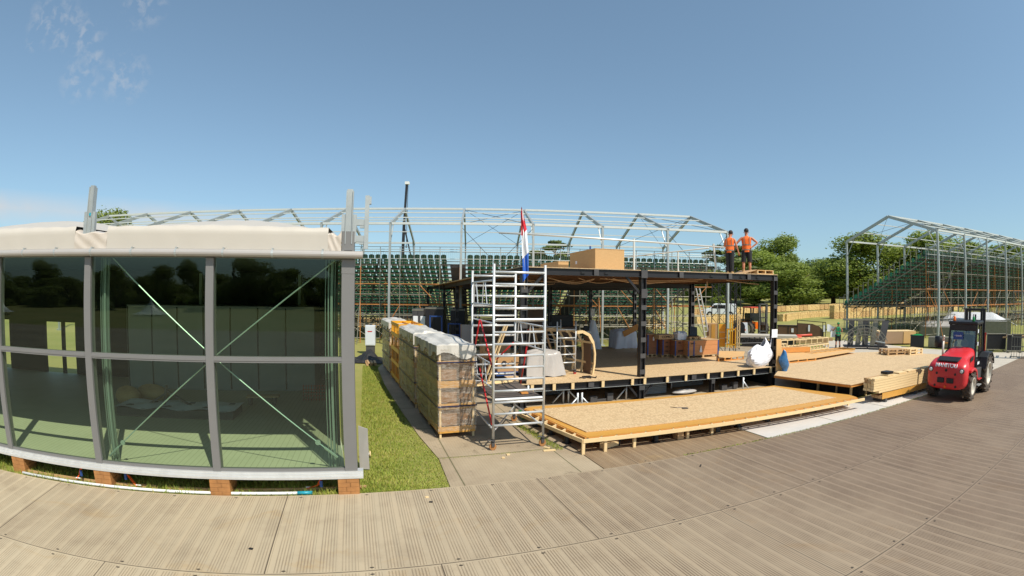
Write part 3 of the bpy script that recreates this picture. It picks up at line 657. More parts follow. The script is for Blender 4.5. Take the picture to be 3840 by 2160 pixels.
for i,(ps,lab) in enumerate(((((306,1752,.3),(300,1775,.12),(289,1795,.02)),'short orange strap hanging beside the third block stack, on its left'),(((455,1765,.33),(485,1785,.15),(515,1822,.0)),'long orange strap running down to the grass on the right of the third block stack'),(((1206,1790,.3),(1192,1820,.1),(1150,1832,.01)),'orange strap and hook in the grass left of the corner block stack'))):
    P=[at(u,v,z) for u,v,z in ps]; 
    t=thing('ratchet_strap',lab,'strap',P[2]); b=MB()
    for a_,c_ in zip(P,P[1:]): b.bar(a_-P[2],c_-P[2],.05,.012)
    b.build('webbing',M['strap'],t); b=MB(); c0=(P[1]+P[0])/2-P[2]; b.cbox(c0+Vector((.03,-.02,-.04)),(.05,.03,.12)); b.build('buckle',M['blue'],t)
    b=MB(); b.tube((-.02,0,.02),(.09,.03,.02),.014,6); b.build('hook',M['white'],t)
# things inside the pavilion
o=at(660,1556,.36); t=thing('pallet_stack','stack of flat grey packs with loose sheeting inside the pavilion, behind the glass','packs',(o.x,o.y,.36),FD)
b=MB(); b.box(-1.6,1.7,-.35,.6,0,.22); b.build('pack',M['dkgrey'],t); b=MB()
b.grid(lambda i,j:(-1.65+3.4*i,-.4+1.05*j,.24+.03*math.sin(i*19)*math.cos(j*7)),30,6); b.build('sheeting',M['filmwhite'],t)
b=MB(); b.bar((-.4,.2,.2),(-.3,.2,.75),.06); b.bar((-.9,.3,.2),(-.3,.2,.55),.05); b.bar((-.3,.2,.6),(.5,.1,.2),.05); b.build('trestle',M['dkgrey'],t)
for i,(u,v,sx_) in enumerate(((480,1485,.45),(570,1478,.6))):
    o=at(u,v,.6); t=thing('sack',('left','right')[i]+' of two pale sacks lying behind the glass on the pavilion floor','sack',(o.x,o.y,.36))
    b=MB(); b.grid(lambda a,c,s=sx_:(s*math.cos(a*2*PI)*math.sin(c*PI)*(1+.1*math.sin(9*a)),.3*math.sin(a*2*PI)*math.sin(c*PI),.26-.26*math.cos(c*PI)*(1+.12*math.sin(14*a))),22,10); b.build('cloth',M['pine2'],t,smooth=True)
o=at(985,1515,.36); t=thing('timber_bundle','small bundle of planks on bearers inside the pavilion','planks',(o.x,o.y,.36),FD+4)
for j in range(3): b=MB(); b.box(-.45,.5,-.2+.1*j,-.12+.1*j,.22,.26); b.build('plank',M['pine2'],t)
b=MB(); b.box(-.4,-.3,-.2,.1,0,.22); b.build('bearer',M['dkgrey'],t); b=MB(); b.box(.3,.4,-.2,.1,0,.22); b.build('bearer',M['dkgrey'],t)
o=fr(FO,FD,-6.1,7.6); t=thing('storage_container','large plain grey container standing inside the pavilion behind the glass','container',(o.x,o.y,.36),FD)
b=MB(); b.box(-2.0,4.5,0,1.6,0,2.75); b.build('body',wallm,t,bevel=.01)
for j in range(7): b=MB(); b.box(-1.98+.92*j,-1.94+.92*j,-.012,0,.05,2.7); b.build('seam',dk,t)
o=at(1180,1505,.36); t=thing('mesh_roll','orange plastic barrier netting bunched at the right end of the pavilion','netting',(o.x,o.y,.36),FD)
b=MB()
for i in range(9): b.bar((-.35+.08*i,.02*math.sin(i),0),(-.33+.08*i,0,.5),.012)
for i in range(5): b.bar((-.36,0,.06+.1*i),(.33,0,.06+.1*i),.012)
b.build('net',M['orangered'],t)
# ------------------------------------------------------------------ aluminium tent frames
def tent(name,label,o,deg,span,ks,ez,rz,bracebays):
    t=thing(name,label,'tent frame',(o[0],o[1],0),deg); xa,xb=5*ks[0],5*ks[-1]
    def yz(s,f): # f 0 eave ..1 ridge, s side
        y=span/2*f if s==0 else span-span/2*f; return y,ez+(rz-ez)*f
    for k in ks:
        x=5*k; z0=zg(o[0]+x,o[1])
        for s in (0,1):
            y=0 if s==0 else span
            b=MB(); b.box(x-.07,x+.07,y-.10,y+.10,-.2,ez); b.box(x-.2,x+.2,y-.2,y+.2,z0-.1,z0+.03); b.build('post',M['alud'],t)
            b=MB(); b.bar((x,y,ez),(x,span/2,rz),.13,.26); b.build('rafter',M['alud'],t)
            y1,z1=yz(s,.2); b=MB(); b.bar((x,y,ez-1.6),(x,y1,z1-.1),.06); b.build('knee_brace',M['alud'],t)
    for nm,f,s,w_ in (('ridge_beam',1,0,.16),('eaves_beam',0,0,.16),('eaves_beam',0,1,.16),('purlin',.36,0,.075),('purlin',.7,0,.075),('purlin',.36,1,.075),('purlin',.7,1,.075)):
        y,z=yz(s,f)
        for k in ks[:-1]:
            b=MB(); b.box(5*k+.1,5*k+4.9,y-w_/2,y+w_/2,z-w_/2+.05,z+w_/2+.05); b.build(nm,M['aluw'],t)
    for k in bracebays:
        for s in (0,1):
            for a_,c_ in (((5*k,0),(5*k+5,1)),((5*k+5,0),(5*k,1))):
                y1,z1=yz(s,a_[1]); y2,z2=yz(s,c_[1]); b=MB(); b.tube((a_[0],y1,z1),(c_[0],y2,z2),.018,4); b.build('brace_cable',M['dkgrey'],t)
        for a_,c_ in (((5*k,ez-.2),(5*k+5,3)),((5*k+5,ez-.2),(5*k,3))): b=MB(); b.tube((a_[0],0,a_[1]),(c_[0],0,c_[1]),.018,4); b.build('brace_cable',M['dkgrey'],t)
    return t
tent('tent_frame','long bare aluminium tent frame without cover over the middle grandstand',(-8.52,32.84),4.26,13.2,list(range(-6,6)),8.40,10.60,(1,4))
tent('tent_frame','bare aluminium tent frame over the grandstand at the far right',(35.87,31.68),8.3,11.4,list(range(0,9)),9.17,11.05,(0,4))
# ------------------------------------------------------------------ grandstands
def seatmesh():
    b=MB()
    b.grid(lambda i,j:(-.2+.4*i*(1) ,.0-.05*math.sin(PI*i)-.05*j,.10+.36*j-(.07*(abs(i-.5)*2)**3 if j==1 else 0)),7,5)
    b.grid(lambda i,j:(-.2+.4*i,.0+.42*j,.09-.03*math.sin(PI*i)),5,3); b.box(-.03,.03,-.02,.3,-.1,.08)
    return b
sb=seatmesh().build('seat',M['seat'],smooth=True); SEAT=sb.data; bpy.data.objects.remove(sb)
md=bpy.data.meshes.new
def grandstand(label,o,deg,L,topz,rows,aisles,rusty,near):
    t=thing('grandstand',label,'grandstand',(o[0],o[1],0),deg); run,rise=(.74,.275) if near is M['seat'] else (.66,.29); nb=int(L/1.44)
    g0=zg(o[0]+L/2,o[1]+4)*.5
    seats=[]
    for r in range(rows):
        y=.45+run*r; z=topz-rise*r; n=int(L/.48)
        for i in range(n):
            x=.24+.48*i
            if any(a<=x<=a+1.44 for a in aisles): continue
            seats.append((x,y,z))
    me=SEAT.copy(); me.materials.clear(); me.materials.append(near)
    seats.sort(key=lambda s:(round(s[1]/.76),abs(s[0]-12)))
    for s in seats[:100]:
        c=bpy.data.objects.new('seat',me); COL.objects.link(c); c.parent=t; c.location=s
    b=MB(); V=[tuple(v.co) for v in SEAT.vertices]; F=[tuple(p.vertices) for p in SEAT.polygons]
    for s in seats[100:]: b.add([(v[0]+s[0],v[1]+s[1],v[2]+s[2]) for v in V],F)
    tag(b.build('seat_rows',near,t,recalc=False),kind='stuff')
    for r in range(rows):
        y=.45+run*r; z=topz-rise*r
        b=MB(); b.box(0,L,y-.28,y+.26,z-.30,z-.27); b.box(0,L,y+.24,y+.28,z-.30,z-.2); b.build('tread',M['darkplank'],t)
        b=MB(); b.bar((0,y+.02,z-.04),(L,y+.02,z-.04),.05); b.build('seat_rail',M['galv'],t)
    posts=[]
    for l in range(7):
        y=.1+run*rows/6.2*l; zt=topz-rise*max(0,(y-.3)/run)-.35
        for i in range(nb+1): posts.append((1.44*i,y,zt))
    extra=MB()
    for i,(x,y,z) in enumerate(posts):
        if z<.5: continue
        mm=M['rust'] if (rusty and (i*7)%5==0) else M['galv']
        if i<100:
            b=MB(); b.tube((x,y,g0-.2),(x,y,z+(.0 if y>.2 else .2)),.034,6)
            for zz in (1.2,2.7,4.2): 
                if zz<z: b.tube((x,y,zz-.05),(x,y,zz+.05),.055,6)
            b.build('standard',mm,t)
        else: extra.tube((x,y,g0-.2),(x,y,z),.034,5)
    tag(extra.build('rear_standards',M['galv'],t),kind='stuff')
    for l in range(7):
        y=.1+run*rows/6.2*l; zt=topz-rise*max(0,(y-.3)/run)-.35
        for j,zz in enumerate((.35,1.25,2.75,4.25,5.7,2.0,3.5)):
            if zz<zt and (zz>.5 or l==0) and (j<5 or l<2):
                b=MB(); b.tube((0,y,zz),(L,y,zz),.03,6); b.build('ledger',M['rust'] if (rusty and (j in (2,3)) and l<3) else M['galv'],t)
    tr=MB()
    for i in range(nb+1):
        for zz in (1.2,2.7,4.2):
            ye=.1+run*((topz-.35-zz)/rise); ye=min(ye,run*rows)
            tr.tube((1.44*i,.1,zz),(1.44*i,max(.5,ye),zz),.028,5)
        # sloping seat stringer
        tr.bar((1.44*i,.1,topz-.45),(1.44*i,.45+run*(rows-1),topz-.45-rise*(rows-1)),.05,.09)
    tag(tr.build('transoms',M['galv'],t),kind='stuff')
    rg=random.Random(int(L)); 
    for i in range(nb):
        if i%2==0:
            for (z0,z1) in ((.3,2.7),(2.7,4.2)):
                fl=rg.random()<.5
                b=MB(); b.tube((1.44*(i+fl),.06,z0),(1.44*(i+1-fl),.06,z1),.028,5); b.build('diagonal_brace',M['rust'] if rusty and rg.random()<.6 else M['galv'],t)
        if i%4==1: 
            b=MB(); b.tube((1.44*i,-.9,g0),(1.44*i,.1,3.4),.03,5); b.build('raking_brace',M['rust'] if rusty and i%8==1 else M['galv'],t)
    # low lattice of base frames
    lat=MB()
    for l in (1,3,5):
        y=.1+run*rows/6.2*l
        for i in range(nb): lat.tube((1.44*i,y,.35),(1.44*i+1.44,y,1.25),.022,4); lat.tube((1.44*i,y,1.25),(1.44*i+1.44,y,.35),.022,4)
        for i in range(0,nb,2): lat.tube((1.44*i,y,1.25),(1.44*i+1.44,y,2.75),.022,4)
    tag(lat.build('base_lattice',M['galv'],t),kind='stuff')
    # rear guard rail
    for i in range(nb+1):
        b=MB(); b.tube((1.44*i,.05,topz-.4),(1.44*i,.05,topz+.98),.03,6); b.build('guard_post',M['alud'],t)
    for zz in (.98,.8,.64,.12): b=MB(); b.tube((0,.05,topz+zz),(L,.05,topz+zz),.022,5); b.build('guard_rail',M['alud'],t)
    for i in range(0,nb,2):
        b=MB()
        for j in range(20): b.bar((1.44*i+.07+.14*j,.09,topz-.3),(1.44*i+.07+.14*j,.09,topz+.62),.012)
        b.bar((1.44*i,.09,topz+.62),(1.44*i+2.86,.09,topz+.62),.03); b.build('guard_panel',M['galv'],t)
    for x in (0,L):
        for r in range(0,rows):
            y=.45+run*r; z=topz-rise*r; b=MB(); 
            b.tube((x,y+.1,z-.3),(x,y+.1,z+.72),.025,5); b.tube((x,y+.1,z+.72),(x,y+.7,z+.72),.025,5); b.tube((x,y+.7,z+.72),(x,y+.7,z-.6),.025,5); b.build('end_guard',M['galv'],t)
    for a in aisles:
        b=MB()
        for r in range(rows*2):
            y=.25+run/2*r; z=topz-.34-rise/2*r; b.box(a+.2,a+1.3,y,y+.34,z,z+.04); b.box(a+.2,a+1.3,y-.01,y,z-.12,z+.02)
        b.build('aisle_steps',M['dkgrey'],t)
    return t
o=fr((-8.52,32.84),4.26,-9.5,.9); grandstand('long scaffold grandstand with green seats seen from behind, in the middle distance',(o.x,o.y),4.26,33.8,5.92,17,(13.5,23.0),True,M['seat'])
o=fr((35.87,31.68),8.3,-.6,.9); grandstand('tall scaffold grandstand with green seats at the far right, stepped end facing left',(o.x,o.y),8.3,40,7.1,16,(9,),True,M['seatr'])
# ------------------------------------------------------------------ straw bales
def balemesh(seed,l=1.2,d=.85,h=.95):
    rg=random.Random(seed); b=bmesh.new(); bmesh.ops.create_cube(b,size=1); bmesh.ops.subdivide_edges(b,edges=b.edges[:],cuts=5,use_grid_fill=True)
    for v in b.verts:
        x,y,z=v.co; v.co=Vector((x*l*(1-.03*(abs(y*2)**6)),y*d,(z+.5)*h)); v.co+=Vector((rg.gauss(0,.014),rg.gauss(0,.014),rg.gauss(0,.014)))
    me=bpy.data.meshes.new('straw_bale'); b.to_mesh(me); b.free(); me.materials.append(M['straw'] if seed%3 else M['strawd']); return me
BM=[balemesh(i) for i in range(5)]; BT=[balemesh(3*i+10,.58,.8,.92) for i in range(4)]
def bales(pts,meshes,step,label,group,layers=1,hh=.95,zoff=0):
    k=0; carry=0
    for (x0,y0),(x1,y1) in zip(pts,pts[1:]):
        L=math.hypot(x1-x0,y1-y0); ang=math.atan2(y1-y0,x1-x0); s=carry
        while s<L-.01:
            x,y=x0+(x1-x0)*s/L,y0+(y1-y0)*s/L
            for l in range(layers):
                o=bpy.data.objects.new('straw_bale',meshes[(k*3+l)%len(meshes)]); COL.objects.link(o); o.location=(x+.03*math.sin(k*7),y+.03*math.cos(k*5),zg(x,y)-.05+l*hh+zoff); o.rotation_euler=(0,0,ang+.02*math.sin(k*3+l)); tag(o,label,'straw bale',group)
            k+=1; s+=step
        carry=s-L
def gp2(u,v): p=grd(u,v); return (p.x,p.y)
lineA=[gp2(2918,1203),gp2(2938,1204),gp2(2978,1196),gp2(3040,1190),gp2(3100,1186),gp2(3240,1178)]
bales(lineA,BT,.6,'upright straw bale in the curved front row across the field','bales standing upright in the curved front row')
def off(p,dr): 
    r=math.hypot(*p); return (p[0]*(r+dr)/r,p[1]*(r+dr)/r)
lineB=[tuple(far(u,1150,R))[:2] for u,R in ((2600,76),(2700,79),(2820,84),(2918,89),(3050,97),(3150,103),(3300,112))]
bales(lineB,BM,1.25,'straw bale laid flat in the long back wall across the field','bales in the long back wall',1,.95,.05)
bales([(-19,47.5),(-4,47),(8,48),(16,49.5)],BM,1.25,'straw bale in the low wall seen through the scaffold of the middle grandstand','bales behind the middle grandstand',1)
bales([(22,55),(26,56.2),(30.5,57.5)],BT,.6,'shaded straw bale in the short row in front of the white van','bales in front of the white van')
bales([(44,58),(60,62),(80,66)],BM,1.25,'straw bale in the wall seen through the far grandstand','bales behind the far grandstand',2)
# crane
p0=Vector((-14.02,60,0)); t=thing('crane','dark lattice-braced mast of a distant crane rising over the middle grandstand','crane',(p0.x,p0.y,0))
b=MB(); b.bar((0,0,.3),(.25,0,12.7),.32,.32); b.bar((.25,0,12.5),(.42,0,17.6),.26,.26); b.build('boom',M['black'],t)
b=MB(); b.bar((.2,0,12.3),(1.3,0,8),.16,.16); b.bar((1.3,0,8),(2.2,0,.6),.16,.16); b.build('strut',M['black'],t)
b=MB(); b.box(.2,.75,-.2,.2,17.5,17.85); b.build('boom_head',M['white'],t)
b=MB(); b.tube((.6,0,17.4),(.6,0,9.6),.035,4); b.tube((.6,0,9.6),(.6,0,9.3),.09,6); b.build('hook_line',M['dkgrey'],t)
b=MB(); b.box(-1.5,2.8,-1.2,1.2,.4,1.6); b.build('chassis',M['dkgrey'],t)
for x in (-1,2): b=MB(); b.lathe([(-1.3,.5),(-.9,.5)],(x,0,.5),'y',14); b.build('wheel',M['rubber'],t)
# ------------------------------------------------------------------ black steel two level pavilion
SO,SD=(4.45,16.1),15.2
def S_(u,v,z=0): return fr(SO,SD,u,v,z)
sp=thing('steel_pavilion','open black steel frame with flat boarded roof and raised board floor, two workers on top','steel frame building',(SO[0],SO[1],0),SD)
ROOF=[(-4.36,-.1),(6.32,-.1),(6.32,17),(-4.9,21.5)]
def rz(v): return 4.45-.013*v
jm=mat('stained_roof_joist',(120,84,58),.7,0,.2,3); jd=mat('roof_underboards',(112,80,58),.8,0,.2,2)
def slab(poly,th,dz=0):
    b=MB(); n=len(poly); vs=[(x,y,rz(y)+dz) for x,y in poly]+[(x,y,rz(y)+dz-th) for x,y in poly]
    b.add(vs,[tuple(range(n)),tuple(range(2*n-1,n-1,-1))]+[(i,n+i,n+(i+1)%n,(i+1)%n) for i in range(n)]); return b
slab(ROOF,.022).build('roof_deck',M['osb'],sp); slab([(-4.2,.1),(6.15,.1),(6.15,16.9),(-4.7,21)],.02,-.026).build('roof_underboard',jd,sp)
u=-4.0
while u<6.1:
    ve=17+ (6.3-u)/11.2*4.0; b=MB(); b.bar((u,.08,rz(0)-.13),(u,ve-.1,rz(ve)-.13),.05,.16); b.build('joist',jm,sp); u+=.41
def hbeam(b,p,q,h=.2,w=.12):
    p=Vector(p);q=Vector(q); b.bar(p,q,.02,h); z=Vector((0,0,h/2)); b.bar(p+z,q+z,w,.02); b.bar(p-z,q-z,w,.02)
def beam(p,q,plates=(),holes=()):
    b=MB(); hbeam(b,p,q); o=b.build('roof_beam',M['black'],sp)
    p=Vector(p);q=Vector(q);d=(q-p).normalized()
    for t in plates: b=MB(); c=p+d*t; b.cbox(c+Vector((0,-.075,0)),(.17,.02,.2)); b.build('joint_plate',M['dkgrey'],o)
    for t in holes: b=MB(); c=p+d*t; b.cbox(c+Vector((0,-.062,-.01)),(.15,.01,.07)); b.build('slot',M['blackpl'],o)
beam((-4.36,-.04,4.32),(6.3,-.04,4.32),(.15,2.55,5.9,8.15,9.1),(2.1,2.95,7.3,8.75,9.6))
beam((-4.3,0,4.32),(-4.3,19,rz(19)-.13)); beam((-4.3,19,rz(19)-.13),(-5.0,24,rz(24)-.13)); beam((6.25,0,4.32),(6.25,17,rz(17)-.13)); beam((-4.7,20.5,rz(20)-.22),(6.3,16.9,rz(17)-.22))
for v in (5.6,11.2): beam((-4.3,v,rz(v)-.33),(6.25,v,rz(v)-.33))
def post(u,v,z0,z1,w=.17,brace=()):
    b=MB(); b.box(u-w/2,u-w/2+.03,v-w/2,v+w/2,z0,z1); b.box(u+w/2-.03,u+w/2,v-w/2,v+w/2,z0,z1); b.box(u-w/2+.03,u+w/2-.03,v-.015,v+.015,z0,z1)
    o=b.build('column',M['black'],sp); z=z0+.35
    while z<z1-.1:
        b=MB(); b.box(u-w/2-.004,u+w/2+.004,v-w/2-.012,v-w/2,z,z+.16); b.build('batten_plate',M['dkgrey'],o); z+=.55
    b=MB(); b.box(u-.16,u+.16,v-.16,v+.16,z0-.0,z0+.02); b.build('base_plate',M['dkgrey'],o)
    for s in brace:
        b=MB(); b.bar((u+s*.72,v,z1-.12),(u+s*.06,v,z1-.82),.06,.08); b.build('knee_brace',M['black'],sp)
for u,v,br in ((0,0,(-1,)),(6.2,0,()),(-4.24,0,(1,)),(6.2,5.6,()),(6.2,11.4,(-1,)),(5.6,16.6,(-1,1)),(-4.24,8,()),(-4.3,19,(1,)),(-5.0,24,()),(0,9.4,()),(-4.24,13.5,())):
    post(u,v,0,rz(v)-.03,.2 if v<6 else .17,br)
post(3.1,0,0,.55,.15)
b=MB(); b.box(-.12,.12,-.14,-.1,4.18,4.45); b.build('splice_plate',M['dkgrey'],sp); b=MB(); b.box(-.115,.115,-.14,-.1,3.5,3.8); b.build('splice_plate',M['dkgrey'],sp)
for s in (-1,1): b=MB(); b.bar((s*.06,0,.05),(s*.5,0,.55),.05,.07); b.build('foot_brace',M['black'],sp)
# floor deck
b=MB(); b.prism([(-4.45,-.16,.778),(6.28,-.16,.778),(6.28,9.2,.778),(-4.45,9.2,.778)],(0,0,.022)); b.build('floor_deck',M['osb'],sp)
b=MB(); hbeam(b,(-4.45,-.03,.65),(6.2,-.03,.65),.21,.14); fb=b.build('floor_beam',M['black'],sp)
for px,py in ((1993,1452),(2073,1447),(2144,1444),(2256,1437),(2370,1431),(2417,1428),(2499,1421),(2567,1415),(2650,1408),(2695,1402),(2753,1396),(2815,1391),(2878,1385)):
    p=local(sp,at(px,py,.67)); b=MB(); b.box(p.x-.05,p.x+.05,-.15,-.105,.56,.775); b.build('nogging',M['pine'],sp)
for px in (2195,2540,2675): p=local(sp,at(px,1432,.67)); b=MB(); b.cbox((p.x,-.115,.67),(.2,.02,.18)); b.build('joint_plate',M['dkgrey'],fb)
b=MB(); b.box(-4.45,6.2,-.105,-.095,.535,.55); b.build('beam_flange',M['alud'],fb)
for v in (2.8,5.6,8.4): b=MB(); hbeam(b,(-4.45,v,.65),(6.2,v,.65)); b.build('floor_beam',M['black'],sp)
for u in (-4.24,-2,2,4.6,6.2):
    for v in (2.8,5.6,8.4): b=MB(); b.box(u-.07,u+.07,v-.07,v+.07,0,.55); b.build('floor_prop',M['black'],sp)
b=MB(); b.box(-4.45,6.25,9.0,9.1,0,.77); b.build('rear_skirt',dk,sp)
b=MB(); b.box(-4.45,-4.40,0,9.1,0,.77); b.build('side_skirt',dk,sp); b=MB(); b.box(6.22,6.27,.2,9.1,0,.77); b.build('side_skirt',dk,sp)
# cables drooping under the roof
cab=mat('pale_cable',(186,158,128),.6)
rg=random.Random(12)
for i in range(13):
    u0=-3.8+rg.random()*9; v0=.6+rg.random()*3; L=1.5+rg.random()*3; an=rg.random()*1.2-.3; dp=.05+.16*rg.random(); pts=[]
    for k in range(9):
        t=k/8; v=v0+L*t*math.sin(an); uu=u0+L*t*math.cos(an); 
        if uu>6: break
        pts.append((uu,v,rz(v)-.23-dp*math.sin(PI*t)))
    b=MB(); b.path(pts,.016,5); b.build('hanging_cable',cab,sp)
# things below the floor
def prop(lab,p,q,flip):
    t=thing('raking_prop',lab,'prop',S_(p,q),SD); b=MB(); b.tube((0,0,0),(0,0,.56),.032,8); b.build('upright',M['alu'],t,smooth=True); b=MB(); b.tube((0,0,.42),(flip*.38,0,.02),.026,8); b.build('stay',M['alu'],t,smooth=True)
for i,(px,fl,lab,dv) in enumerate(((2166,-1,'left one of the pair of short aluminium props standing right behind the low terrace',-.75),(2182,1,'right one of the pair of short aluminium props standing right behind the low terrace',-.75),(2112,-1,'left one of the two aluminium props set back under the floor edge',.35),(2131,1,'right one of the two aluminium props set back under the floor edge',.35),(2348,-1,'short aluminium prop with stay beside the middle black column',.2),(2785,1,'stubby aluminium prop near the right end of the dark underfloor space',-.5))):
    q=at(px,1500,.0) ; l=local(sp,q); d=ray(px,1500); 
    # slide along the view ray's azimuth to the wanted depth
    n=Vector((-math.sin(rad(SD)),math.cos(rad(SD)),0)); o_=Vector((SO[0],SO[1],0)); tt=(dv-n.dot(-o_))/n.dot(Vector((d.x,d.y,0))) ; P=Vector((d.x,d.y,0))*tt; l=local(sp,P); prop(lab,l.x,l.y,fl)
def ondepth(px,v):   # ground point on the azimuth of photo column px at depth v of the steel frame
    d=ray(px,1400); n=Vector((-math.sin(rad(SD)),math.cos(rad(SD)),0)); o_=Vector((SO[0],SO[1],0)); tt=(v+n.dot(o_))/n.dot(Vector((d.x,d.y,0))); P=Vector((d.x,d.y,0))*tt; return P
for px0,px1,v,lab in ((2416,2502,.5,'bright corrugated metal sheet standing right of the middle black column below the floor'),(2520,2640,1.3,'set back corrugated metal sheet below the floor, left of the stub column'),(2040,2110,1.6,'corrugated metal sheet in the shade below the floor, behind the aluminium props')):
    p,q=ondepth(px0,v),ondepth(px1,v); L=(q-p).length; t=thing('metal_sheet',lab,'metal sheet',p,SD)
    b=MB(); n=60; b.add([(L*(i%2*.02+0) if 0 else (0 if j==0 else L),.02*math.sin(i*.9),.04+.46*i/n) for i in range(n+1) for j in (0,1)],[(2*i,2*i+1,2*i+3,2*i+2) for i in range(n)]); b.build('sheet',M['sheetm'],t)
    b=MB(); b.box(-.02,.02,-.02,.02,0,.52); b.build('edge_post',M['alu'],t)
t=thing('plastic_crate','green plastic tray lying behind the left end of the low terrace','tray',ondepth(2005,-1.2),SD)
b=MB(); b.box(-.42,.42,-.2,.2,.02,.06); b.box(-.42,.42,-.2,-.17,.06,.2); b.box(-.42,.42,.17,.2,.06,.2); b.box(-.42,-.39,-.17,.17,.06,.2); b.box(.39,.42,-.17,.17,.06,.2); b.build('tray',M['green'],t)
for px,lab,w_ in ((2255,'black steel bracket pieces lying under the floor left of the middle column',.85),(2735,'dark folded steel parts lying under the floor right of the stub column',.8)):
    t=thing('steel_offcut',lab,'steel parts',ondepth(px,.25),SD); b=MB(); b.box(-w_/2,-w_/2+.25,-.1,.1,.0,.2); b.build('bracket',M['dkgrey'],t); b=MB(); b.box(w_/2-.22,w_/2,-.1,.1,.02,.27); b.build('bracket',M['dkgrey'],t); b=MB(); b.box(-w_/2+.2,w_/2-.2,-.05,.08,.02,.09); b.build('bar',M['dkgrey'],t)
t=thing('white_bundle','pale wrapped bundle lying on the ground below the floor beside the metal sheet','bundle',ondepth(2570,.2),SD)
b=MB(); b.grid(lambda i,j:(.55*math.cos(i*2*PI)*math.sin(j*PI),.2*math.sin(i*2*PI)*math.sin(j*PI),.09-.08*math.cos(j*PI)*(1+.2*math.sin(i*20))),20,8); b.build('wrap',M['filmgrey'],t,smooth=True)
# guard rail tubes on the roof
t=thing('guard_rail','pale tube guard rail across the roof from the flag to the workers','guard rail',S_(0,1.2,4.435),SD)
b=MB(); b.tube((-4.75,0,1.20),(4.6,0,1.12),.034,8); b.build('rail',M['aluw'],t,smooth=True)
for u,tl in ((.35,0),(4.05,.12)):
    b=MB(); b.bar((u,0,.0),(u+tl,0,.28),.06,.05); b.bar((u+tl,0,.26),(u,0,1.24),.065,.05); b.build('post',M['aluw'],t)
t=thing('guard_rail','slanting pale tube rail running back over the roof behind the left worker','guard rail',S_(4.1,1.5,4.43),SD)
b=MB(); b.tube((-.05,0,1.1),(-2.2,9.5,.95),.03,7); b.build('rail',M['aluw'],t,smooth=True)
for k in (.18,.62): b=MB(); b.bar((-2.2*k,9.5*k,-.05*k*2),(-2.2*k,9.5*k,1.07),.05); b.build('post',M['aluw'],t)
# flag
P=ondepth(1957,-.35); t=thing('flag','hanging red, white and blue flag at the left front corner of the roof','flag',(P.x,P.y,0),8)
b=MB(); b.tube((.06,.03,3.75),(-.02,.0,6.2),.017,8); b.build('pole',M['alu'],t,smooth=True)
def fl(z0,z1,fw0,fw1,nm,mm):
    def f(i,j):
        z=z0+(z1-z0)*j; w_=fw0+(fw1-fw0)*j; x=-.02+(6.2-z)*.034; slant=(i-.3)*.22
        return (x-.06+w_*i,.035*math.sin(i*9+z*2.2),z+slant)
    b=MB(); b.grid(f,14,12); b.build(nm,mm,t,smooth=True)
fl(6.12,5.42,.02,.17,'red_stripe',M['flagr']); fl(5.42,4.72,.17,.20,'white_stripe',M['flagw']); fl(4.72,4.02,.20,.17,'blue_stripe',M['flagb'])
# board stacks on the roof
def boards(lab,pxl,pxc,pxr,v,z0,h,L,cap=None):
    a=ondepth(pxc,v); c=ondepth(pxr,v); w_=(c-a).length; t=thing('board_stack',lab,'boards',(a.x,a.y,z0),SD)
    b=MB(); b.box(0,w_,0,L,0,h); o=b.build('boards',M['osbedge'],t)
    b=MB(); b.box(-.012,w_+.01,-.012,L,h,h+.018); b.build('top_board',M['osb'],t)
    return t
t=boards('taller of the two stacks of yellow boards on the black steel roof',0,2226,2335,1.35,4.43,.82,2.44)
b=MB(); b.cbox((-.006,1.75,.42),(.006,.16,.12)); b.build('paper_label',M['paper'],t)
b=MB(); b.cbox((.03,.5,.88),(.05,.05,.16)); b.build('blue_bottle',M['blue'],t)
boards('lower of the two stacks of yellow boards on the black steel roof',0,2088,2126,1.9,4.42,.36,2.0)
P=ondepth(2808,-.02)
t=thing('timber_box','open fronted low timber box on the right corner of the black steel roof','box',(*S_(5.25,-.05)[:2],4.452),SD)
b=MB(); b.box(0,.88,0,1.1,0,.025); b.build('bottom',M['birch'],t); b=MB(); b.box(0,.88,0,1.1,.135,.16); b.build('lid',M['birch'],t)
for x in (0,.42,.84): b=MB(); b.box(x,x+.04,0,1.1,.025,.135); b.build('divider',M['pine'],t)
b=MB(); b.prism([(-.02,.02,.15),(-.02,1.0,.15),(-.55,.9,0),(-.6,.1,0)],(0,0,.02)); tag(b.build('sloping_board',M['brownply'] if 0 else M['pine2'],t))
# ------------------------------------------------------------------ low terrace in front
te=thing('timber_terrace','low board terrace with ochre border and open timber ladder frame along its front','terrace',at(2187,1705,0),15)
def wpoly(par,name,pts,z,th,m):
    b=MB(); b.prism([local(par,at(u,v,z))-Vector((0,0,0))-Vector((0,0,th)) for u,v in pts],(0,0,th)); return b.build(name,m,par)
wpoly(te,'border',[(2200,1639),(3212,1489),(3184,1480),(2905,1446),(1996,1524),(1966,1531)],.36,.025,M['ochre'])
wpoly(te,'board_top',[(2199,1619),(3133,1490),(2902,1450),(2000,1533)],.385,.02,M['osb'])
out0,out1,outl=at(2187,1649,.355),at(3240,1492,.355),at(1942,1546,.355)
in0,in1,inl=at(2202,1641,.355),at(3214,1491,.355),at(1966,1534,.355)
def wbar(par,name,p,q,w_,h,m): b=MB(); b.bar(local(par,p),local(par,q),w_,h); return b.build(name,m,par)
dz=Vector((0,0,-.04))
wbar(te,'front_rail',out0+dz,out1+dz,.045,.085,M['pine']); wbar(te,'side_rail',out0+dz,outl+dz,.045,.085,M['pine'])
ins=Vector((.0,.035,0)); wbar(te,'inner_rail',in0+dz+Vector((.03,-.03,0)),in1+dz,.04,.08,M['oranget']); wbar(te,'inner_rail',in0+dz-Vector((.03,0,0)),inl+dz,.04,.08,M['oranget'])
n=25
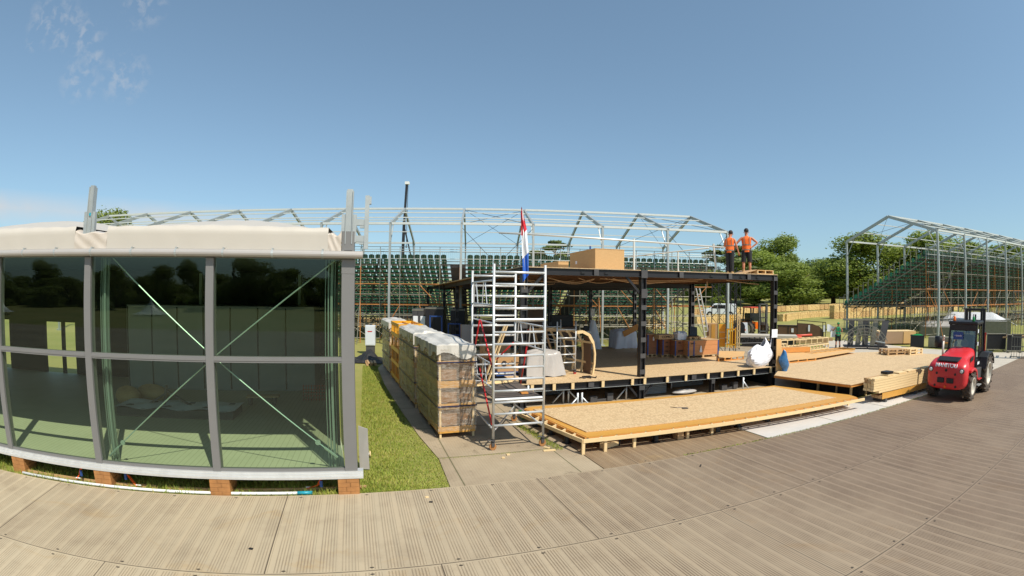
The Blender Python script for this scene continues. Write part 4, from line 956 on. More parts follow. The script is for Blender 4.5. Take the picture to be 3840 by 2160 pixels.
for i in range(1,n): wbar(te,'rung',out0.lerp(out1,i/n)+dz,in0.lerp(in1,i/n)+dz,.035,.08,M['pine'])
for i in range(1,7): wbar(te,'rung',out0.lerp(outl,i/7)+dz,in0.lerp(inl,i/7)+dz,.035,.08,M['pine'])
d=(out1-out0)
for px,py in ((2187,1705),(2270,1694),(2379,1678),(2579,1645),(2670,1629),(3002,1560),(3127,1532),(3180,1520)):
    p=at(px,py,0); b=MB(); l=local(te,p); b.box(l.x-.035,l.x+.035,l.y-.02,l.y+.04,0,.275); b.build('leg',M['pine'],te)
for i,(px,py) in enumerate(((2466,1660),(2776,1604),(2882,1581),(3055,1545),(2130,1664),(2070,1632),(2015,1600))):
    p=local(te,at(px,py,0)); b=MB(); b.lathe([(0,.12),(.012,.12),(.02,.075),(.17,.06),(.19,.08),(.28,.08)],(p.x,p.y+.08,0),'z',14)
    b.build('pedestal',M['blackpl'],te)
for u in range(5): b=MB(); b.box(.6+1.9*u,.68+1.9*u,.3,2.6,.24,.34); b.build('bearer',M['pine2'],te)
for px,py,lab,sz in ((2545,1630,'stack of short timber offcuts under the front rail of the terrace',(.17,.2,.22)),):
    p=at(px,py+15,0); t=thing('timber_blocks',lab,'blocks',p,15)
    for k in range(3): b=MB(); b.box(-.09,.09,-.1,.12,.075*k,.075*k+.07); b.build('block',M['pine2'],t)
for px,py,lab in ((2320,1672,'pale beam with black end sockets lying under the front left of the terrace'),(2688,1622,'pale beam with black end sockets lying under the middle of the terrace front')):
    p=at(px,py,0); t=thing('socket_beam',lab,'beam',p,35 if px<2500 else 15); b=MB(); b.box(-.5 if px<2500 else -.05,0,0,.14,.01,.13) if px<2500 else b.box(-.04,.1,.0,.5,.01,.13); b.build('beam',M['pine'],t)
    b=MB(); b.box(0,.05,-.01,.15,.005,.135) if px<2500 else b.box(-.04,.1,-.04,0,.005,.135); b.build('socket',M['blackpl'],t)
P=[at(2515,1527,.39),at(2540,1530,.39),at(2560,1529,.39),at(2580,1532,.39)]
t=thing('cable_offcut','short dark strap lying on the low terrace','strap',P[0]); b=MB(); b.path([p-P[0] for p in P],.012,5); b.build('strap',M['blackpl'],t); b=MB(); q=P[3]-P[0]; b.cbox(q+Vector((-.08,0,.01)),(.16,.1,.02)); b.build('buckle',M['dkgrey'],t)
# ------------------------------------------------------------------ right hand deck
rd=thing('timber_deck','raised board deck on timber legs, right of the black steel corner column','deck',at(3189,1497,0),18)
dp=[(3189,1443),(3337,1410),(3476,1369),(3570,1347),(3600,1338),(3495,1327),(3300,1318),(3166,1323),(2944,1357),(2905,1408)]
wpoly(rd,'board_top',dp,.655,.018,M['osb'])
E_=[at(u,v,.637) for u,v in dp]
for a_,c_,mm in ((0,2,M['oranget']),(2,4,M['oranget']),(0,9,M['oranget'])):
    wbar(rd,'edge_rail',E_[a_]+Vector((0,0,-.045)),E_[c_]+Vector((0,0,-.045)),.045,.09,mm)
for i,(px,py,z) in enumerate(((3189,1497,0),(3067,1470,0),(3137,1477,0),(3245,1482,0),(3178,1478,0),(3335,1450,0),(3400,1430,0))):
    p=local(rd,at(px,py,0)); 
    b=MB(); b.box(p.x-.03,p.x+.04,p.y-.02,p.y+.05,0,.55); b.build('leg',M['pine'],rd)
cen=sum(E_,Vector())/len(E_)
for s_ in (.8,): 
    b=MB(); pts=[local(rd,cen+(p-cen)*s_) for p in E_]; pts=[Vector((p.x,p.y,.03)) for p in pts]; b.prism(pts,(0,0,.52)); b.build('underfloor_shade',dk,rd)  # solid dark block standing in for the shade below the deck
# plywood panel + blue bag leaning beside the corner column
P=ondepth(2920,-.35); t=thing('plywood_panel','tall plain panel leaning on the right side of the black corner column','panel',(P.x,P.y,.655),SD)
b=MB(); b.prism([(-.12,0,0),(.32,0,0),(.12,.05,1.25),(-.12,.05,1.25)],(0,.03,0)); b.build('sheet',M['birch'],t)
P=ondepth(2942,-.55); t=thing('blue_bag','full shiny blue sack standing right of the leaning plain panel','bag',(P.x,P.y,.655),0)
bluefilm=mat('shiny_blue_plastic',(56,104,150),.18,0,.35,7,bs=1.0)
b=MB(); b.grid(lambda i,j:((.17+.05*math.sin(j*5))*math.cos(i*2*PI)*math.sin(max(.12,min(1,j*1.03))*PI)**.4+.03*math.sin(j*9)-.08*j,.15*math.sin(i*2*PI)*math.sin(max(.12,min(1,j*1.03))*PI)**.4,.0+.86*j+.012*math.sin(i*30)),15,14); b.build('sack',bluefilm,t)
# ------------------------------------------------------------------ long timber bundle
t=thing('timber_bundle','long bundle of pale planks on an ochre board beside the right deck','planks',(12.42,13.5,0),15.3)
rg=random.Random(2)
for k in range(3): b=MB(); b.box(.1,4.9,.02+.15*k,.15+.15*k,.13,.22); b.build('bottom_plank',M['pine2'],t)
b=MB(); b.box(.12,5.0,-.012,-.0,.12,.33); b.build('ochre_board',M['ochre'],t)
for r in range(6):
    for k in range(3):
        x0=-.06*rg.random()+(.0 if r<1 else -.38); b=MB(); b.box(x0,4.8+.2*rg.random(),.03+.15*k,.155+.15*k,.34+.088*r,.34+.088*r+.08); b.build('plank',M['pine'] if rg.random()<.75 else M['pine2'],t)
for x in (.5,1.3,2.0,2.6,3.4): b=MB(); b.box(x,x+.3+.3*rg.random(),.05,.3,.87,.91); b.build('short_offcut',M['pine'],t)
b=MB(); b.box(.55,.95,.1,.4,.91,1.0); b.build('dark_clamp',M['blackpl'],t)
for x in (.3,2.5,4.3): b=MB(); b.box(x,x+.12,-.05,.5,.0,.12); b.build('bearer',M['dkgrey'],t)
P=at(3355,1486,0); t=thing('dolly','small low wheeled trolley poking out from under the long timber bundle','trolley',P,20)
b=MB(); b.box(-.25,.3,-.15,.15,.12,.15); b.build('platform',M['pine'],t)
for x in (-.2,.22): b=MB(); b.lathe([(-.02,.05),(.02,.05)],(x,-.12,.05),'y',10); b.build('castor',M['blackpl'],t)
# ------------------------------------------------------------------ aluminium scaffold towers
def frame_l(t,y,wd,zs,zt,z0,r=.030):
    for x in (0,wd): b=MB(); b.tube((x,y,z0),(x,y,zt),r,10); b.build('upright',M['alu'],t,smooth=True)
    for z in zs: b=MB(); b.tube((.02,y,z),(wd-.02,y,z),r*.92,10); b.build('rung',M['alu'],t,smooth=True)
def castor(t,x,y,r,m1,zs):
    b=MB(); b.lathe([(-.022,r),(.022,r)],(x,y+.03,r),'y',14); b.build('castor',m1,t)
    b=MB(); b.box(x-.035,x+.035,y-.02,y+.08,r*1.1,r*2.3); b.tube((x,y,r*2.2),(x,y,zs),.017,8); b.lathe([(0,.05),(.02,.05)],(x,y,r*2.6),'z',10); b.tube((x,y,r*2.7),(x-.14,y-.03,r*3.1),.014,6); b.build('castor_fork',M['dkgrey'],t)
tw=thing('scaffold_tower','tall aluminium ladder-frame scaffold tower with red braces, standing in front of the black steel frame','scaffold tower',(-.4,10.77,0),16.4)
zs=[.59+.269*i for i in range(14)]; W=1.21; DP=2.35
frame_l(tw,0,W,zs,4.27,.28); frame_l(tw,DP,W,zs,4.22,.28)
for x,y in ((0,0),(W,0),(0,DP),(W,DP)): castor(tw,x,y,.085,M['blockw'],.5)
def pf(z,x0,x1):
    b=MB(); b.box(x0,x1,.02,DP-.02,z+.02,z+.05); o=b.build('platform',M['darkplank'],tw); 
    for yy in (0,DP): b=MB(); b.tube((x0,yy,z+.03),(x1,yy,z+.03),.032,8); b.build('platform_hook_bar',M['alu'],tw)
pf(1.17,.04,W-.04); pf(2.98,.04,W-.04) if 0 else None
def guard(z,x):
    for zz in (z,z+.55): b=MB(); b.tube((x,0,zz),(x,DP,zz),.022,8); b.build('guard_rail',M['alu'],tw,smooth=True)
    for k in range(5): b=MB(); y=.15+k*.5; b.tube((x,y,z),(x,y+(.22 if k%2 else -.12),z+.55),.013,6); b.build('guard_strut',M['alu'],tw)
guard(1.45,0); guard(3.35,0); guard(2.3,W); 
b=MB(); b.tube((.05,-.03,3.03),(W-.05,-.03,3.03),.026,8); b.build('hook_on_bar',M['alu'],tw)
b=MB(); b.tube((.05,-.03,2.98-.05),(.05,DP,2.93),.02,8); b.build('hook_on_bar',M['alu'],tw)
for p,q in (((-.03,.0,.62),(-.03,1.3,1.75)),((-.03,.05,2.0),(-.03,1.2,2.95)),((-.03,2.3,1.6),(-.03,1.3,2.95)),((W*.35,DP,1.55),(W*.75,1.5,2.35)),((W,1.9,1.0),(W-.1,1.0,2.3))):
    b=MB(); b.tube(p,q,.02,8); b.build('red_brace',M['redtube'],tw,smooth=True)
b=MB(); b.tube((W-.15,.7,1.22),(W-.08,.9,1.3),.025,8); b.build('white_hook',M['white'],tw)
for x in (0,W): b=MB(); b.tube((x,0,.5),(x,DP,.5),.022,8); b.build('base_brace',M['alu'],tw,smooth=True)
b=MB(); b.tube((0,0,.45),(W,DP,.45),.02,8); b.build('plan_brace',M['alu'],tw)
b=MB(); b.box(.78,.95,.35,.62,1.222,1.26); tag(b.build('timber_offcut',M['oranget'],None)); o=bpy.data.objects['timber_offcut']; o.matrix_world=Matrix.Translation(tw.location)@Matrix.Rotation(rad(16.4),4,'Z'); tag(o,'small timber offcut lying on the lowest tower platform','offcut')
t=thing('plank_bundle','loose pale battens lying across the lowest platform of the tall tower','battens',tw.location,16.4)
for k in range(8): b=MB(); b.bar((-.1+.04*k,1.5+.06*k,1.24+.012*(k%3)),(1.0+.03*k,1.9+.05*k,1.25+.012*(k%3)),.06,.018); b.build('batten',M['pine'],t)
for k,(x0,x1) in enumerate(((.55,.95),(.66,1.02))): 
    t=thing('leaning_batten',('left','right')[k]+' of two long pale battens leaning inside the tall tower','batten',tw.location,16.4); b=MB(); b.bar((x0-.3,2.0,1.25),(x1-.1,2.15,2.75),.07,.02); b.build('batten',M['pine'],t)
st=thing('scaffold_tower','small aluminium tower on castors standing on the raised floor beside the arched timber frame','scaffold tower',(*at(2086,1405,.8)[:2],.8),15)
w2=.7
frame_l(st,0,w2,[.42+.29*i for i in range(5)],1.86,.14,.024); frame_l(st,1.5,w2,[.42+.29*i for i in range(5)],1.86,.14,.024)
for x,y in ((0,0),(w2,0),(0,1.5),(w2,1.5)): castor(st,x,y,.055,M['redtube'],.3)
for x in (0,w2): 
    b=MB(); b.tube((x,0,.5),(x,1.7,1.1),.016,7); b.build('diagonal',M['alu'],st); b=MB(); b.tube((x,0,1.2),(x,1.7,1.2),.016,7); b.build('side_rail',M['alu'],st)
b=MB(); b.box(-.6,-.02,1.5,1.56,1.38,1.5); b.build('red_barrier_bar',M['redtube'],st)
# ------------------------------------------------------------------ arched timber frame and things on the floor
def tpx(px,v,z=.8): P=ondepth(px,v); return (P.x,P.y,z)
def curve_rib(b,x,pts,w_,y): pass
F0=at(2223,1404,.8); ar=thing('arched_frame','curved pale timber ribs with brown panels standing on the raised floor','timber frame',F0,SD)
prof=[(-.62,1.50),(-.40,1.52),(-.16,1.40),(.0,1.12),(.07,.75),(.06,.38),(.0,0)]
feet=[local(ar,at(u_,v_,.8)) for u_,v_ in ((2223,1404),(2180,1393),(2146,1386),(2112,1379),(2078,1373))]
def P3(f,k): return (f.x+prof[k][0]-.02,f.y,prof[k][1])
for n_,f in enumerate(feet):
    b=MB()
    for k in range(len(prof)-1): b.bar(P3(f,k),P3(f,k+1),.06,.10 if n_==0 else .07)
    b.build('rib',M['pine'],ar)
for k in (1,3,5):
    b=MB()
    for f0,f1 in zip(feet,feet[1:]): b.bar(P3(f0,k),P3(f1,k),.05,.07)
    b.build('purlin',M['pine'],ar)
b=MB(); b.add([(feet[0].x-.06,feet[0].y+.05,z) for z in (0,1.3)]+[(feet[1].x+.05,feet[1].y,z) for z in (1.3,0)],[(0,1,2,3)]); b.build('brown_skin',M['brownply'],ar)
b=MB(); q=P3(feet[1],1); b.bar((q[0],q[1],1.5),(q[0]-1.5,q[1]+.3,1.56),.05,.08); b.build('head_beam',M['pine2'],ar)
for x in (-.5,-.95): b=MB(); b.bar((feet[3].x+x-.25,feet[3].y,1.45),(feet[3].x+x+.2,feet[3].y,.02),.05,.07); b.build('strut',M['pine2'],ar)
t=thing('cable_heap','black cables and straps lying at the foot of the arched timber frame','cables',tpx(2205,.35),15)
b=MB(); b.path([(-.3+.06*i,.12*math.sin(i*1.9),.02) for i in range(12)],.018,5); b.build('coil',M['blackpl'],t); b=MB(); b.box(-.1,.2,.15,.3,0,.03); b.build('strap',M['blackpl'],t)
def pallet(t,w_,d,m,z=0,h=.14):
    for y in (0,d/2-.05,d-.1): b=MB(); b.box(0,w_,y,y+.1,z,z+.02); b.build('bottom_board',m,t)
    for x in (0,w_/2-.05,w_-.1):
        for y in (0,d/2-.05,d-.1): b=MB(); b.box(x,x+.1,y,y+.1,z+.02,z+h-.03); b.build('block',m,t)
    k=0
    while k*.16<d-.05: b=MB(); b.box(0,w_,k*.16,k*.16+.11,z+h-.03,z+h); b.build('top_board',m,t); k+=1
t=thing('carton','brown carton printed bran on a pallet behind the tall tower','carton',tpx(1862,1.5),SD); pallet(t,1.25,.9,M['blue'])
b=MB(); b.box(.05,1.2,.05,.85,.14,.72); b.build('box',mat('cardboard',(186,146,100),.8,0,.06,2),t); text('•bran','print',M['print'],t,.26,(.72,.045,.42),(PI/2,0,0)); b=MB(); b.lathe([(-.004,.10),(.0,.10)],(.28,.045,.42),'y',20); b.build('ring_mark',M['print'],t)
t=thing('carton','brown carton printed bro, upper left behind the tall tower','carton',tpx(1812,2.4),SD)
b=MB(); b.box(0,1.0,0,.6,.5,1.0); b.build('box',MC['cardboard'],t); text('bro','print',M['print'],t,.2,(.22,-.006,.82),(PI/2,0,0)); b=MB(); b.box(.0,1.0,0,.6,.14,.49); b.build('lower_box',M['brownply'],t); pallet(t,1.0,.6,M['pine2'])
t=thing('sheeted_pallet','pallet of goods under grey plastic sheeting behind the tall tower','covered pallet',tpx(1980,1.0),SD); pallet(t,1.15,.9,M['blue'])
def drape(w_,d,h,seed,m,par,sp_=.28,z0=.14,nm='sheet'):
    rg=random.Random(seed); ph=[rg.random()*6 for _ in range(6)]
    def f(i,j):
        a=i*2*PI; r=1+.0; t=j
        top=(1-t*2.2) if t<.45 else 0
        c,s=math.cos(a),math.sin(a); k=max(abs(c),abs(s)); cx,cy=c/k,s/k
        if t<.45: s_=t/.45; rr=s_; z=h*(1-.12*s_*s_)+.03*math.sin(a*3+ph[0])*s_
        else: s_=(t-.45)/.55; rr=1+sp_*s_*(.4+.6*abs(math.sin(a*2.5+ph[1]))); z=h*.88*(1-s_)+z0*s_*.2
        rr*=1+.035*math.sin(a*11+ph[2]+t*5)+.02*math.sin(a*23+ph[3])
        return (w_/2+cx*rr*w_/2,d/2+cy*rr*d/2,z+.02*math.sin(a*9+t*11+ph[4]))
    b=MB(); b.grid(f,64,22); return b.build(nm,m,par,smooth=True)
drape(1.2,.95,.9,5,M['filmgrey'],t)
# printed crates
ply=mat('crate_boards',(196,134,84),.7,0,.12,4,stretch=(.5,1,6)); plyd=mat('crate_boards_dark',(150,96,62),.7,0,.15,4,stretch=(.5,1,6))
def crate(lab,pxl,pxr,v,h,d,m=ply,txt=(),stack=None,left=False):
    a=ondepth(pxl,v); c=ondepth(pxr,v); w_=(c-a).length; t=thing('timber_crate',lab,'crate',(a.x,a.y,.8),SD)
    pallet(t,w_,d,M['pine2']); 
    nb=3
    for k in range(nb): b=MB(); z0=.14+(h-.14)*k/nb; b.box(.0,w_,0,d,z0+.003,z0+(h-.14)/nb-.003); b.build('board_course',m,t)
    b=MB(); b.box(-.01,w_+.01,-.01,d+.01,h,h+.02); b.build('lid',M['pine2'],t)
    for x in (.0,w_-.06): b=MB(); b.box(x,x+.06,-.012,-.002,.1,h); b.build('blue_corner_strap',M['blue'] if x>0.1 or not left else m,t)
    for s,x,z,sz in txt: text(s,'print',M['print'],t,sz,(x*w_,-.016,z),(PI/2,0,0),.002)
    return t
c1=crate('right end crate of the printed row, with a white paper tag on its side',2578,2693,3.35,.78,.95,ply,(('EAE →',.16,.66,.1),))
b=MB(); b.prism([(.62,-.03,.26),(.78,-.03,.26),(.72,-.03,.55),(.68,-.03,.55)],(0,-.006,0)); b.build('paper_tag',M['paper'],c1)
b=MB(); b.box(.30,.36,-.014,-.002,.1,.78); b.build('blue_corner_strap',M['blue'],c1)
crate('printed crate marked EXPO, second from the right end',2529,2575,3.7,.78,1.0,plyd,(('EXPO',.5,.3,.13),('EAE →',.45,.68,.09)))
crate('printed crate with three stencilled lines, below the long COPRO box',2482,2522,4.1,.82,.8,plyd,(('EAE →',.5,.68,.09),('EAE →',.5,.48,.09),('EAE →',.5,.28,.09)))
c4=crate('left end crate of the printed row, tall and shaded with a paper tag',2425,2464,4.4,1.02,.9,plyd); b=MB(); b.box(.28,.36,-.02,-.012,.75,.92); b.build('paper_tag',M['paper'],c4)
a=ondepth(2468,3.95); t=thing('long_box','long box printed COPRO lying across the crates','box',(a.x,a.y,.8+.84),SD); b=MB(); b.box(0,.8,0,.6,0,.2); b.build('body',M['pine2'],t); text('COPRO','print',M['print'],t,.15,(.42,-.008,.1),(PI/2,0,0))
a=ondepth(2540,3.8); t=thing('white_sack','white plastic sacks heaped on the printed crates','sacks',(a.x,a.y,.8+.8),SD); drape(.5,.45,.36,9,M['filmwhite'],t,.1,0)
a=ondepth(2585,3.5); t=thing('pallet','pallet lying on the right end crate','pallet',(a.x,a.y,.8+.8),SD); pallet(t,.62,.6,M['dkgrey'] if 0 else M['pine2'],0,.15)
a=ondepth(2602,3.5); t=thing('black_case','open black case standing on the pallet on top of the crates','case',(a.x,a.y,.8+.96),SD-8); b=MB(); b.bar((.0,.1,0),(.06,.25,.42),.38,.03,up=(0,1,0)); b.build('lid',M['blackpl'],t); b=MB(); b.box(-.2,.2,-.05,.22,0,.04); b.build('tray',M['blackpl'],t)
# white bulk bags
t=thing('bulk_bag','large bright white bag slumped against the black corner column','bulk bag',(*S_(5.05,.0)[:2],.80),SD)
def bag(i,j,w_=1.3,h=.85):
    a=i*2*PI; c,s=math.cos(a),math.sin(a); k=(abs(c)**5+abs(s)**5)**(-.2); r=math.sin(min(1,max(.03,j))*PI*.97)**.32*(1-.28*j)
    bump=1+.07*math.sin(a*3+j*7)+.05*math.sin(a*7+j*13)+.03*math.sin(a*15-j*9); return (w_/2*k*c*r*bump+.12*j,.30*k*s*r*bump,h*j+.05*math.sin(a*2+1)*j+.28*j*max(0,c)**2)
b=MB(); b.grid(lambda i,j:(lambda p:(p[0]+.45,p[1]+.1,p[2]))(bag(i,j)),23,11); b.build('bag',M['filmwhite'],t)
b=MB(); b.path([(.98,-.02,.75),(1.06,.0,1.1),(1.09,.02,1.55)],.02,6); b.build('lifting_loop',M['filmwhite'],t)
t=thing('paper_notice','white notice sheet fixed to the black corner column','notice',(*S_(6.02,-.12)[:2],1.95),SD); b=MB(); b.box(-.02,.3,0,.006,0,.33); b.build('sheet',M['paper'],t)
for px,v,lab,w_,h in ((2310,8.0,'white plastic sack with a board leaning on it, left of the middle column',1.2,1.0),):
    a=ondepth(px,v); t=thing('white_sack',lab,'sack',(a.x,a.y,.8),SD); drape(w_,.8,h,21,M['filmwhite'],t,.15,0); b=MB(); b.bar((.35,-.06,.75),(1.25,-.06,1.15),.02,.3); b.build('leaning_board',M['oranget'],t)
a=ondepth(2212,8.2); t=thing('hanging_sack','tall narrow white sack hanging on a far black column','sack',(a.x,a.y,.8),SD)
b=MB(); b.grid(lambda i,j:((.12+.42*(1-j)**.8)*math.cos(i*2*PI)*.8+.12*(1-j)+.1,.15*math.sin(i*2*PI),1.5*j+.02*math.sin(i*19)),20,10); b.build('sack',M['filmwhite'],t,smooth=True)
b=MB(); b.cbox((.03,-.1,1.9),(.2,.1,.38)); b.build('white_box',M['white'],t)
a=ondepth(2190,7.6); t=thing('mitre_saw','small black and white power saw on a stand beside the hanging sack','saw',(a.x,a.y,.8),SD); b=MB(); b.cbox((.0,0,.95),(.5,.3,.1)); b.build('table',M['white'],t); b=MB(); b.lathe([(-.05,.16),(.05,.16)],(.05,0,1.1),'y',14); b.build('blade_guard',M['blackpl'],t)
for x in (-.2,.2): b=MB(); b.bar((x,0,0),(x*.6,0,.9),.04); b.build('leg',M['blackpl'],t)
b=MB(); b.box(-1.2,-.3,.2,.6,.3,1.2); o=b.build('dark_box',M['brownply']); o.location=(a.x,a.y,.8); o.rotation_euler=(0,0,rad(SD)); tag(o,'plain brown box standing left of the power saw','box')
# ladder
a=ondepth(2655,7.0); c=ondepth(2604,6.2); t=thing('ladder','long aluminium ladder leaning against a black column','ladder',(a.x,a.y,.8),SD)
top=local(t,Vector((c.x,c.y,.8)))+Vector((.1,0,3.15)); base=Vector((0,0,0)); ww=Vector((.36,.1,0))
for o_ in (Vector(),ww): b=MB(); b.bar(base+o_*1.1-ww*.5,top+o_*.8-ww*.3,.05,.08); b.build('stile',M['alu'],t)
for k in range(1,11): s_=k/11; p=base.lerp(top,s_); b=MB(); b.tube(p-ww*.5,p+ww*.55,.018,6); b.build('rung',M['alu'],t)
# ------------------------------------------------------------------ shrink wrapped rack row
capm=mat('creased_polythene',(200,194,184),.3,0,.14,2.6,det=7,bs=1.2)
def rackrow(nm,lab,v0,L,W_,Hh,kind):
    p=fr((-1.76,11.6),21.5,0,v0); t=thing(nm,lab,'storage rack',(p.x,p.y,0),21.5)
    shelf=[(.13,.29),(.74,.88),(1.28,1.45),(1.87,1.95)]
    m_sh=M['yellowm'] if kind=='y' else M['ochre']; m_po=M['yellowm'] if kind=='y' else M['pine']
    nsec=max(2,int(L/.95))
    for k in range(nsec+1):
        for x in (0,W_-.05): 
            y=(L-.05)*k/nsec; b=MB(); b.box(x,x+.05,y,y+.05,0,Hh-.05); b.build('upright',m_po,t)
    for z0,z1 in shelf: 
        b=MB(); b.box(-.02,W_+.02,-.03,-.002,z0,z1); b.build('front_board',m_sh,t)
        b=MB(); b.box(-.03,-.002,-.03,L,z0,z1); b.build('side_board',m_sh,t); b=MB(); b.box(.02,W_-.02,.02,L-.02,z0,z0+.03); b.build('shelf',m_sh,t)
    if kind!='y':
        inner=mat('packed_brown_panels',(150,112,76),.55,0,.2,3,stretch=(1,1,9))
        for z0,z1 in ((.3,.73),(.89,1.27),(1.46,1.86)):
            for k in range(nsec): b=MB(); y=L*k/nsec; b.box(.07,W_-.07,y+.06,y+L/nsec-.04,z0,z1); b.build('packed_panels',inner,t)
        def wrap(i,j,side):
            z=.18+(Hh-.25)*j; k=.012*math.sin(i*40+j*7)+.01*math.sin(j*55+i*8)
            return {'f':(-.045+(W_+.09)*i,-.05+k,z),'l':(-.05+k,-.05+(L+.08)*i,z),'r':(W_+.05+k,-.05+(L+.08)*i,z),'b':(-.045+(W_+.09)*i,L+.05+k,z)}[side]
        for s,mm in (('f',M['film']),('l',M['film2']),('r',M['film']),('b',M['film'])):
            b=MB(); b.grid(lambda i,j,s=s:wrap(i,j,s),34,30); b.build('stretch_film',mm,t,smooth=True)
        for z in (.8,1.9): b=MB(); b.box(-.055,W_+.055,-.066,-.06,z,z+.035); b.box(-.072,-.066,-.05,L,z,z+.035); b.build('strap',M['navy'],t)
        rg=random.Random(int(v0*10)); ph=rg.random()*5
        us=[-.36,-.24,-.1,-.02,0.]+[W_*k/9 for k in range(1,9)]+[W_,W_+.02,W_+.1,W_+.24,W_+.36]
        nl=int(L/.14); vs_=[-.36,-.24,-.1,-.02,0.]+[L*k/nl for k in range(1,nl)]+[L,L+.02,L+.1,L+.24,L+.36]
        def cov(i,j):   # polythene cap: nearly flat top with hanging skirts
            u=us[round(i*(len(us)-1))]; v=vs_[round(j*(len(vs_)-1))]
            ox=max(-u,u-W_,0); oy=max(-v,v-L,0); o_=max(ox,oy); x=min(max(u,0),W_); y=min(max(v,0),L)
            fl_=.07+.02*math.sin(y*13+ph)+.02*math.sin(x*17+ph*2); x+=(-fl_ if u<0 else fl_ if u>W_ else 0); y+=(-fl_ if v<0 else fl_ if v>L else 0)
            if o_>0: z=Hh+.03-o_*(.75+.25*math.sin((x+y)*6+ph))
            else: z=Hh+.05+.022*math.sin(x*9+ph)*math.sin(y*5+ph)+.03*math.sin(y*1.9+ph)+(.05 if abs(x-W_/2)<.15 else 0)
            return (x,y,z)
        b=MB(); b.grid(cov,len(us),len(vs_)); b.build('polythene_cap',capm,t)
    else:
        for z in (.3,.89,1.46): pass
        b=MB(); b.box(-.03,W_+.02,-.035,-.004,1.95,Hh); b.build('front_panel',M['yellowm'],t)
        for k in range(nsec):
            y=L*k/nsec
            for q in (.08,.42,.72): b=MB(); b.box(-.025,-.005,y+q*L/nsec,y+q*L/nsec+.07,.29,1.9); b.build('slat',M['ochre'],t)
        b=MB(); b.box(-.03,-.004,0,L,1.95,2.02); b.box(-.03,-.004,0,L,Hh-.12,Hh); b.build('side_board',m_sh,t)
        for k in range(9): b=MB(); b.box(-.03,-.005,L*k/9,L*k/9+.09,2.02,Hh-.12); b.build('top_slat',M['yellowm'],t)
        b=MB(); b.box(0,W_,0,.06,Hh-.1,Hh); b.box(0,W_,L-.06,L,Hh-.1,Hh); b.box(W_-.05,W_,0,L,Hh-.1,Hh); b.box(W_*.5,W_*.5+.05,0,L,Hh-.1,Hh-.02); b.build('top_frame',M['yellowm'],t)
    return t
rackrow('wrapped_rack','nearest shrink-wrapped storage rack, front face showing brown packed shelves',0,2.75,.9,2.32,'w')
rackrow('wrapped_rack','second shrink-wrapped storage rack, between the nearest one and the yellow rack',3.35,3.1,.9,2.32,'w')
rackrow('yellow_rack','unwrapped yellow slatted rack in the row of wrapped racks',6.75,2.3,.9,2.42,'y')
rackrow('wrapped_rack','farthest shrink-wrapped rack, behind the yellow slatted rack',9.5,2.8,.85,2.3,'w')
t=thing('pallet','flat pallet lying in the grass at the far end of the rack row','pallet',at(1412,1372,0),110); pallet(t,1.2,.5,M['pine2'])
t=thing('cabinet','white cabinet on a dark plinth beyond the far end of the rack row','cabinet',at(1388,1328,0),10)
b=MB(); b.box(-.3,.28,0,.5,.5,1.68); b.build('body',M['whiteg'],t,bevel=.02); b=MB(); b.box(-.26,.24,.05,.45,0,.5); b.build('plinth',M['dkgrey'],t)
b=MB(); b.box(-.25,.23,-.012,-.002,.55,1.63); b.build('door',M['whiteg'],t); text('SITE PWR','print',M['redtube'],t,.0001,(0,-.02,2),(PI/2,0,0)) if 0 else None
b=MB(); b.box(-.15,.12,-.018,-.012,1.3,1.36); b.build('red_label',M['redtube'],t)
t=thing('black_sheet','crumpled black plastic sheet on the grass in front of the white cabinet','plastic sheet',at(1385,1350,0),0)
shm=mat('shiny_black_polythene',(40,38,36),.5,0,.4,4,bs=.8)
b=MB(); b.grid(lambda i,j:(-1.2+2.2*i,-1.3+2.2*j,.02+.55*max(0,math.sin(i*PI)*math.sin(j*PI))**1.2*(.6+.4*math.sin(i*9+j*5))+.09*math.sin(i*19)*math.sin(j*17)*math.sin(i*PI)),34,30); b.build('sheet',shm,t,smooth=False)
t=thing('paper_board','grey foil wrapped panel leaning on the corner of the glass pavilion','panel',fr(FO,FD,.1,1.2),FD); b=MB(); b.prism([(-.1,0,0),(.10,-.05,0),(.09,-.03,.85),(-.1,.05,.9)],(0,.03,0)); b.build('panel',M['filmgrey'],t)
t=thing('cable_reel','small pale cable spool lying on the grass near the pavilion corner','spool',at(1370,1713,0),20)
for x in (-.1,.1): b=MB(); b.lathe([(x-.012,.065),(x+.012,.065)],(0,0,.055),'x',14); b.build('flange',M['pine'],t)
b=MB(); b.lathe([(-.1,.03),(.1,.03)],(0,0,.055),'x',10); b.build('core',M['white'],t)
for i,(px,py,an,L,lab) in enumerate(((2060,1691,10,.28,'longer of two timber offcuts lying on the mats beside the tower'),(2050,1681,-30,.14,'shorter timber offcut lying behind the longer one on the mats'),(1905,1707,20,.07,'tiny wood chip on the mats in front of the tower'),(1888,1719,80,.06,'tiny dark wood chip nearest the track on the mats'))):
    t=thing('offcut',lab,'offcut',at(px,py,0),an); b=MB(); b.box(-L/2,L/2,-.03,.03,0,.025); b.build('piece',M['pine'],t)
